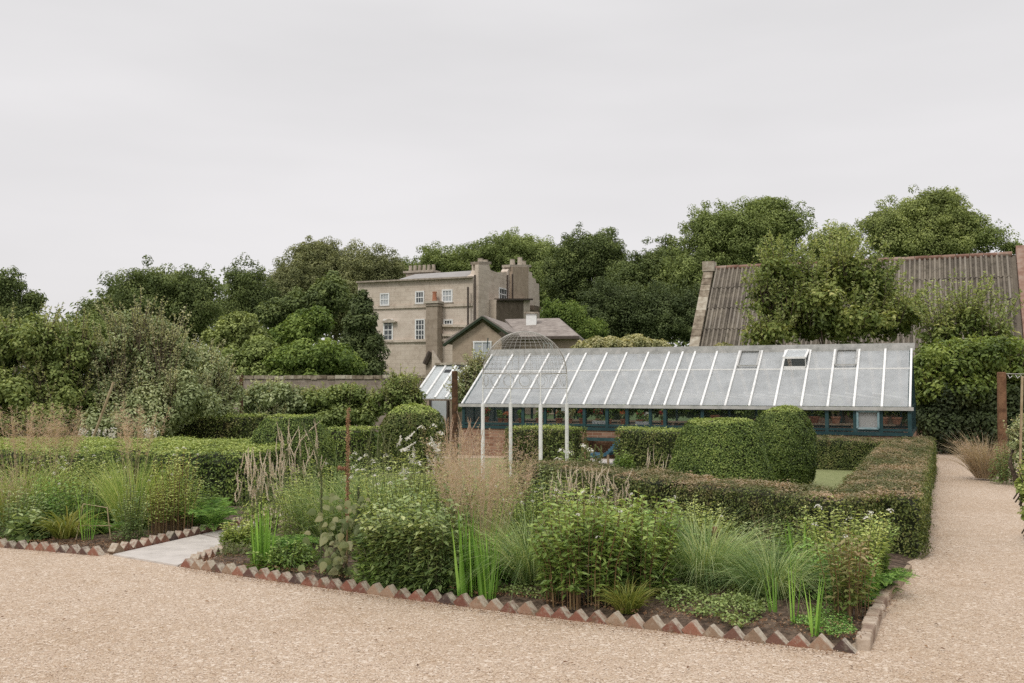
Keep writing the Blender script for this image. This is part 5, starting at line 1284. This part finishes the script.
mullein(358, 568, 488, 'short green seed spike above the heart leaves', 'stem', 0., .012)
# heart leaves
c, h, ww = size(342, 578, 492, 64); t = T('heart_leaved_plant', 'sprawling plant with large yellowing heart-shaped leaves', 'plant', c, BG); mb, sb = MB(), MB()
for i in range(120):
    p = c + np.array([rng.normal() * ww * .3, rng.uniform(-.2, .2), rng.uniform(.05, 1) * h * .95]); D = unit(np.array([rng.normal() * .7, -rng.random() * .8, -.7 + rng.normal() * .35])); L = rng.uniform(.05, .11) * (1.1 - .4 * p[2] / h)
    N = unit(np.array([rng.normal() * .3, -1, .7])); N = unit(N - D * np.dot(N, D)); S = np.cross(N, D); r_ = rng.random()
    pr = [(-.12, 0), (-.05, .28), (.15, .42), (.4, .38), (.7, .2), (1, 0)]
    V = [p + D * a * L + S * b * L + N * (-.25 * b * L) for a, b in pr] + [p + D * a * L - S * b * L + N * (-.25 * b * L) for a, b in pr[1:5]]
    V.append(p + D * .0 * L); V.append(p + D * .45 * L + N * .03 * L)
    mb.add(V, None, [[11, 0, 1], [11, 1, 2], [11, 2, 3], [11, 3, 4], [11, 4, 5], [11, 5, 9], [11, 9, 8], [11, 8, 7], [11, 7, 6], [11, 6, 0]], np.full(12, r_))
    if i % 5 == 0: sb.tube([c + np.array([rng.normal() * .05, 0, 0]), (c + p) / 2 + np.array([0, 0, .1]), p], .003, 3, False)
mb.build('heart_leaves', M['heart'], t, smooth=True); sb.build('stems', M['stem'], t)
leafy('big mint-like mound of pale-edged leaves left of the tall plume', 405, 590, 500, 104, 'mint', nst=80, npair=13, leaf=.08, asp=.48, bare=.05)
leafy('upper mint-like mound behind the first, right of centre spike', 428, 575, 478, 90, 'mint', nst=56, npair=13, leaf=.072, asp=.42, flw='white_fl', nfl=8)
leafy('green leafy plant filling under the heart leaves', 380, 586, 528, 60, 'phlox', nst=34, npair=11, leaf=.06, asp=.5, bare=0)
leafy('airy light green perennial behind the soft grass', 395, 555, 460, 90, 'aster', nst=60, npair=16, leaf=.05, asp=.3, flw='white_fl', nfl=14, fsize=.025)
leafy('white phlox in bloom left of the long pale plumes', 428, 545, 440, 44, 'aster', nst=30, npair=14, leaf=.05, asp=.32, flw='white_fl', nfl=22, fsize=.042)
leafy('white-dotted perennial before the clipped round bush', 375, 530, 452, 60, 'aster', nst=34, npair=13, leaf=.05, asp=.32, flw='white_fl', nfl=18, fsize=.032)
# ---- the great plume
fountain('giant feather grass with tall pinkish-tan plumes, centre of the bed', 480, 580, 520, 60, M['fresh_grass'], 500, .006, .35, plume=(150, 1.28, .95, 'straw', 'plume', (-.02, 0), .52, .014, 26, .05), up=2.4)
fountain('feather grass with tan plumes behind the giant one', 458, 550, 500, 60, M['fresh_grass'], 200, .005, .4, plume=(44, 1.18, .75, 'straw', 'plume', (-.02, 0), .5, .015, 40, .08))
fountain('feather grass with tan plumes right of the white post foot', 505, 545, 500, 60, M['fresh_grass'], 200, .005, .4, plume=(34, 1.02, .7, 'straw', 'plume', (.02, 0), .5, .015, 36, .07))
sword('bright green iris fan under the giant plume, left one', 468, 595, 508, 24, 44, .022, .02, spread=.07)
sword('bright green iris fan under the giant plume, right one', 487, 598, 524, 24, 32, .022, .04, spread=.12)
fountain('arching blue-green grass right of the giant plume', 530, 588, 512, 80, M['fine_green'], 1000, .005, .75)
leafy('loose pale perennial with tiny white flowers behind the arching grass', 540, 560, 480, 96, 'aster', nst=62, npair=15, leaf=.048, asp=.3, flw='white_fl', nfl=22, fsize=.018)
leafy('bushy broad-leaved phlox with red stems, left of the pair', 583, 604, 500, 92, 'phlox', 'stem_red', nst=74, npair=15, leaf=.085, asp=.38, bare=.22, flw='white_fl', nfl=9, fsize=.02)
leafy('bushy broad-leaved phlox with red stems, right of the pair', 636, 598, 498, 76, 'phlox', 'stem_red', nst=56, npair=15, leaf=.085, asp=.38, bare=.2, flw='white_fl', nfl=6, fsize=.02)
fountain('small yellow-green tufted grass at the slanting bricks', 627, 612, 580, 58, M['yellow_grass'], 320, .008, .6, name='grass_tuft')
spikes('tan dry flower spikes in front of the box hedge, left of the phlox', 568, 535, 462, 60, 30, sl=.5, sr=.009)
spikes('tan dry flower spikes in front of the box hedge above the phlox pair', 612, 535, 466, 60, 34, sl=.5, sr=.009)
spikes('tan dry flower spikes before the dark lounger hedge', 660, 500, 438, 44, 12, sl=.6, sr=.008, droopy=.06)
leafy('pale green perennial before the hedge, right of the phlox', 690, 560, 496, 60, 'aster', nst=34, npair=13, leaf=.05, asp=.35, flw='white_fl', nfl=10)
leafy('pale green perennial between plumes and hedge', 585, 540, 488, 70, 'aster', nst=40, npair=12, leaf=.05, asp=.35, flw='white_fl', nfl=10)
fountain('large arching blue-green grass around the stick tripod', 704, 590, 514, 112, M['fine_green'], 1300, .005, .75)
fountain('second arching blue-green grass nearer the corner', 772, 602, 538, 90, M['fine_green'], 1000, .005, .8)
fountain('thin tan-stemmed grass standing against the box hedge', 765, 560, 505, 20, M['straw'], 16, .004, .1, name='dry_grass', up=5)
cover('low pale green creeping cover at the brick edge', [(655, 612), (690, 585), (765, 590), (775, 620), (740, 635)], 5200, 'cover', .026, .13)
cover('patchy clover near the gravel corner', [(790, 632), (800, 612), (850, 622), (856, 640), (838, 646)], 1500, 'fern', .022, .04)
cover('low weeds under the front of the mint and plume', [(300, 576), (420, 585), (560, 598), (560, 606), (400, 592)], 2200, 'cover', .025, .06)
sword('two short iris blades near the corner, leftmost', 775, 618, 560, 12, 6, .016, .02)
sword('tall bright iris blades near the corner, middle', 795, 626, 548, 10, 7, .018, .02)
sword('bright iris blades near the corner, rightmost', 814, 636, 570, 14, 6, .018, .06, spread=.25)
sword('tall pale iris blades behind the browning plant', 802, 590, 508, 22, 12, .022, .03, spread=.2)
leafy('browning peony-like plant with orange stems near the corner', 848, 616, 530, 52, 'peony', 'stem_red', nst=22, npair=10, leaf=.075, asp=.38, bare=.25)
ferny('bright fern at the right corner by the kerb', 878, 590, 540, 40, n=60)
leafy('green perennial with bluish-white flowers behind the browning plant', 845, 590, 505, 80, 'aster', nst=54, npair=15, leaf=.055, asp=.35, flw='white_fl', nfl=12, fsize=.03)
leafy('green perennial against the hedge corner right', 878, 582, 515, 50, 'phlox', nst=34, npair=12, leaf=.055, asp=.35)
leafy('dark leafy filler between the blue-green grasses and browning plant', 815, 600, 545, 50, 'fern', nst=30, npair=10, leaf=.06, asp=.4, bare=0)
# filler behind, before the posts
for i, (px, by, ty, w, m, lb) in enumerate((
    (455, 530, 470, 70, 'aster', 'pale leafy growth left of the plumes, far row'), (500, 520, 462, 70, 'aster', 'pale leafy growth at the foot of the white posts'),
    (545, 520, 464, 60, 'mint', 'leafy growth right of the white posts'), (350, 520, 462, 56, 'phlox', 'leafy growth behind the brown seed spike'),
    (410, 515, 458, 60, 'aster', 'leafy growth before the clipped round bush'), (520, 560, 492, 50, 'phlox', 'leafy growth between plume and phlox'),
    (450, 570, 500, 44, 'phlox', 'leafy growth left of the iris fan'), (655, 560, 505, 50, 'phlox', 'leafy growth behind the right phlox'))):
    leafy(lb, px, by, ty, w, m, nst=36, npair=12, leaf=.05, asp=.35, flw='white_fl' if i % 2 else None, nfl=8)
for px, lb in ((405, 'white plume flowers left of the plumes'), (437, 'white plume flowers before the rusty post')):
    spikes(lb, px, 520, 432, 26, 7, 'white_fl', 'stem', 'white_plumes', .22, .018, .08, 'flower')
leafy('white hydrangea-like flowers by the patio', 572, 500, 438, 40, 'phlox', nst=18, npair=10, leaf=.06, asp=.4, flw='white_fl', nfl=8, fsize=.055)
spikes('pale plant by the lounger, creamy spikes', 590, 478, 444, 34, 18, 'heart', 'stem', 'cream_spikes', .5, .02, .15, 'plant', 'heart')
leafy('green plant right of the blue lounger', 624, 474, 448, 16, 'phlox', nst=18, npair=9, leaf=.07, asp=.4, bare=0)
spikes('tawny dry spikes before the rusty post', 462, 500, 410, 50, 26, 'plume', 'straw', 'dry_spikes', .5, .012, .06)
spikes('yellow-green spiky weeds between the two round bushes', 372, 500, 425, 50, 22, 'heart', 'stem', 'green_spikes', .5, .012, .06, 'plant')
for (px, by, ty, w, m, lb) in ((660, 575, 515, 60, 'fern', 'dark green growth between phlox and blue-green grass'), (740, 572, 525, 70, 'mint', 'growth behind the two blue-green grasses'), (800, 575, 518, 60, 'phlox', 'growth behind the tall iris blades'),
    (700, 550, 505, 60, 'aster', 'pale growth against the box hedge, over the tripod grass'), (285, 566, 540, 60, 'phlox', 'low growth right of the bright iris fan'), (440, 588, 540, 60, 'phlox', 'low green growth left of the central iris fans'),
    (500, 585, 535, 50, 'fern', 'dark growth behind central iris fans'), (550, 580, 520, 60, 'phlox', 'growth between arching grass and phlox'), (620, 565, 505, 70, 'aster', 'pale growth behind the phlox pair'), (855, 600, 555, 60, 'fern', 'dark growth behind the browning plant'), (240, 545, 520, 30, 'aster', 'green growth beside the paving slabs')):
    leafy(lb, px, by, ty, w, m, nst=32, npair=11, leaf=.05, asp=.42, bare=0)
# right of path
fountain('dry straw-coloured catmint clump at the foot of the corner post', 985, 478, 434, 56, M['straw'], 700, .008, .4, name='catmint', cat='plant', plume=(40, .75, 1.1, 'straw', 'plume', (0, 0), .3, .03, 30, .06))
leafy('grey-green plant between the dry clump and the right shrub', 1010, 482, 440, 30, 'mint', nst=22, npair=12, leaf=.06, asp=.35)
# fallen leaves and debris
mb = MB(); P = []
for k in range(1500):      # rusty litter washed up against the bricks
    t_ = rng.random(); P.append(A_ + (B_ - A_) * t_ + np.array([-.5, -.86, 0]) * (.07 + abs(rng.normal()) * .09 + .10 * 4 * t_ * (1 - t_)))
for k in range(350): P.append(HC + E2 * rng.uniform(-1.5, 11) + E1 * (.03 + abs(rng.normal()) * .12))
for k in range(170): P.append(F_ + (D_ - F_) * rng.random() + np.array([0, -.06 - abs(rng.normal()) * .08, 0]))
for k in range(110): P.append(G(rng.uniform(0, 1020), rng.uniform(560, 682)))
P = np.array(P); P[:, 2] = .012; n = len(P)
leaves(mb, P, unit(UP * 1.5 + rdir(n) * .5), np.where(np.arange(n) > n - 110, .034, .018), np.where(np.arange(n) > n - 110, .018, .010))
tag(mb.build('fallen_leaves', M['litter']), 'scattered dry leaf litter on the gravel', 'leaf litter', kind='stuff')
mb = MB(); P = []
for k in range(7000):
    u_, v_ = rng.random(), rng.random() ** 1.4
    p = A_ + (B_ - A_) * u_ + np.array([.5, .86, 0]) * (.04 + 1.5 * v_); P.append([p[0], p[1], .06 + .012 * rng.random()])
for k in range(2200):
    u_, v_ = rng.random(), rng.random(); p = F_ + (D_ - F_) * (.3 + .7 * u_) + np.array([.1, .9, 0]) * (.08 + .7 * v_); P.append([p[0], p[1], .05 + .012 * rng.random()])
P = np.array(P); P[:, 2] += lump(P, 5, .012); leaves(mb, P, unit(UP * 1.6 + rdir(len(P)) * .8), .024, .010)
tag(mb.build('mulch', M['litter']), 'brown mulch and dead leaf bits on the bed soil', 'mulch', kind='stuff')
# loose pebbles that give the gravel a real relief near the camera
mb = MB(); n = 9000
P = np.array([G(rng.uniform(-20, 1044), 540 + 150 * rng.random() ** .9) for _ in range(n)])
def in_bed(p):
    for (a, b) in ((A_, B_),):
        if (b[0] - a[0]) * (p[1] - a[1]) - (b[1] - a[1]) * (p[0] - a[0]) > 0: return True
    return False
P = np.array([p for p in P if not (in_bed(p) and p[0] < 3.1) ]); n = len(P)
r_ = rng.uniform(.003, .007, n)[:, None]; oc = np.array([[1, 0, 0], [0, 1, 0], [-1, 0, 0], [0, -1, 0], [0, 0, .6], [0, 0, -.6]]); 
V = P[:, None] + oc[None] * r_[:, None] * rng.uniform(.7, 1.3, (n, 6, 1)); V[:, :, 2] += .003
f = np.array([[0, 1, 4], [1, 2, 4], [2, 3, 4], [3, 0, 4]]); mb.add(V.reshape(-1, 3), None, (np.arange(n)[:, None, None] * 6 + f[None]).reshape(-1, 3), np.repeat(rng.random(n), 6))
M['pebble'] = leafmat('loose_pebble', [(.30, .21, .15), (.5, .38, .29), (.62, .5, .4), (.74, .66, .57)], 0., .8, 3, .2)
tag(mb.build('loose_pebbles', M['pebble'], smooth=True), 'loose pale pebbles on the gravel surface', 'gravel', kind='stuff')

# ------------------------------------------------------------------ world, sun, render
w = bpy.data.worlds.new('World'); sc.world = w; w.use_nodes = True; nt = w.node_tree; bg = nt.nodes['Background']
SE, SR = R(50), R(210)
sky = nt.nodes.new('ShaderNodeTexSky'); sky.sky_type = 'NISHITA'; sky.sun_disc = False; sky.sun_elevation = SE; sky.sun_rotation = SR
tc = nt.nodes.new('ShaderNodeTexCoord'); mp = nt.nodes.new('ShaderNodeMapping'); mp.inputs['Scale'].default_value = (1, 1, 4.5); nt.links.new(tc.outputs['Generated'], mp.inputs[0])
cl = noise(nt, 1.6, 4, .5, mp.outputs[0])
grey = ramp(nt, cl, [(7.1, 6.98, 7.0), (8.2, 8.04, 8.08)], [.3, .7])
sx = nt.nodes.new('ShaderNodeSeparateXYZ'); nt.links.new(tc.outputs['Generated'], sx.inputs[0])
zen = ramp(nt, sx.outputs[2], [(1.04, 1.03, 1.03), (1.06, 1.05, 1.05), (1.04, 1.04, 1.04), (1.9, 1.9, 1.9)], [0, .12, .38, .95])   # overcast sky: brightest overhead
nt.links.new(mixc(nt, 1.0, mixc(nt, .95, sky.outputs[0], grey), zen, 'MULTIPLY'), bg.inputs[0]); bg.inputs[1].default_value = .1
sl = bpy.data.lights.new('sun', 'SUN'); sl.energy = 1.5; sl.angle = R(12); sl.color = (1, .955, .89)
so = bpy.data.objects.new('sun', sl); COL.objects.link(so)
from mathutils import Vector
sd = Vector((math.sin(SR) * math.cos(SE), math.cos(SR) * math.cos(SE), math.sin(SE)))
so.rotation_euler = sd.to_track_quat('Z', 'Y').to_euler(); so.location = (0, 0, 30)
sc.view_settings.view_transform = 'Standard'; sc.view_settings.look = 'None'; sc.view_settings.gamma = 1; sc.view_settings.exposure = 0
sc.cycles.max_bounces = 8; sc.cycles.diffuse_bounces = 3; sc.cycles.transparent_max_bounces = 12; sc.cycles.transmission_bounces = 4; sc.cycles.glossy_bounces = 3
sc.cycles.use_denoising = False
sc.cycles.sample_clamp_indirect = 4
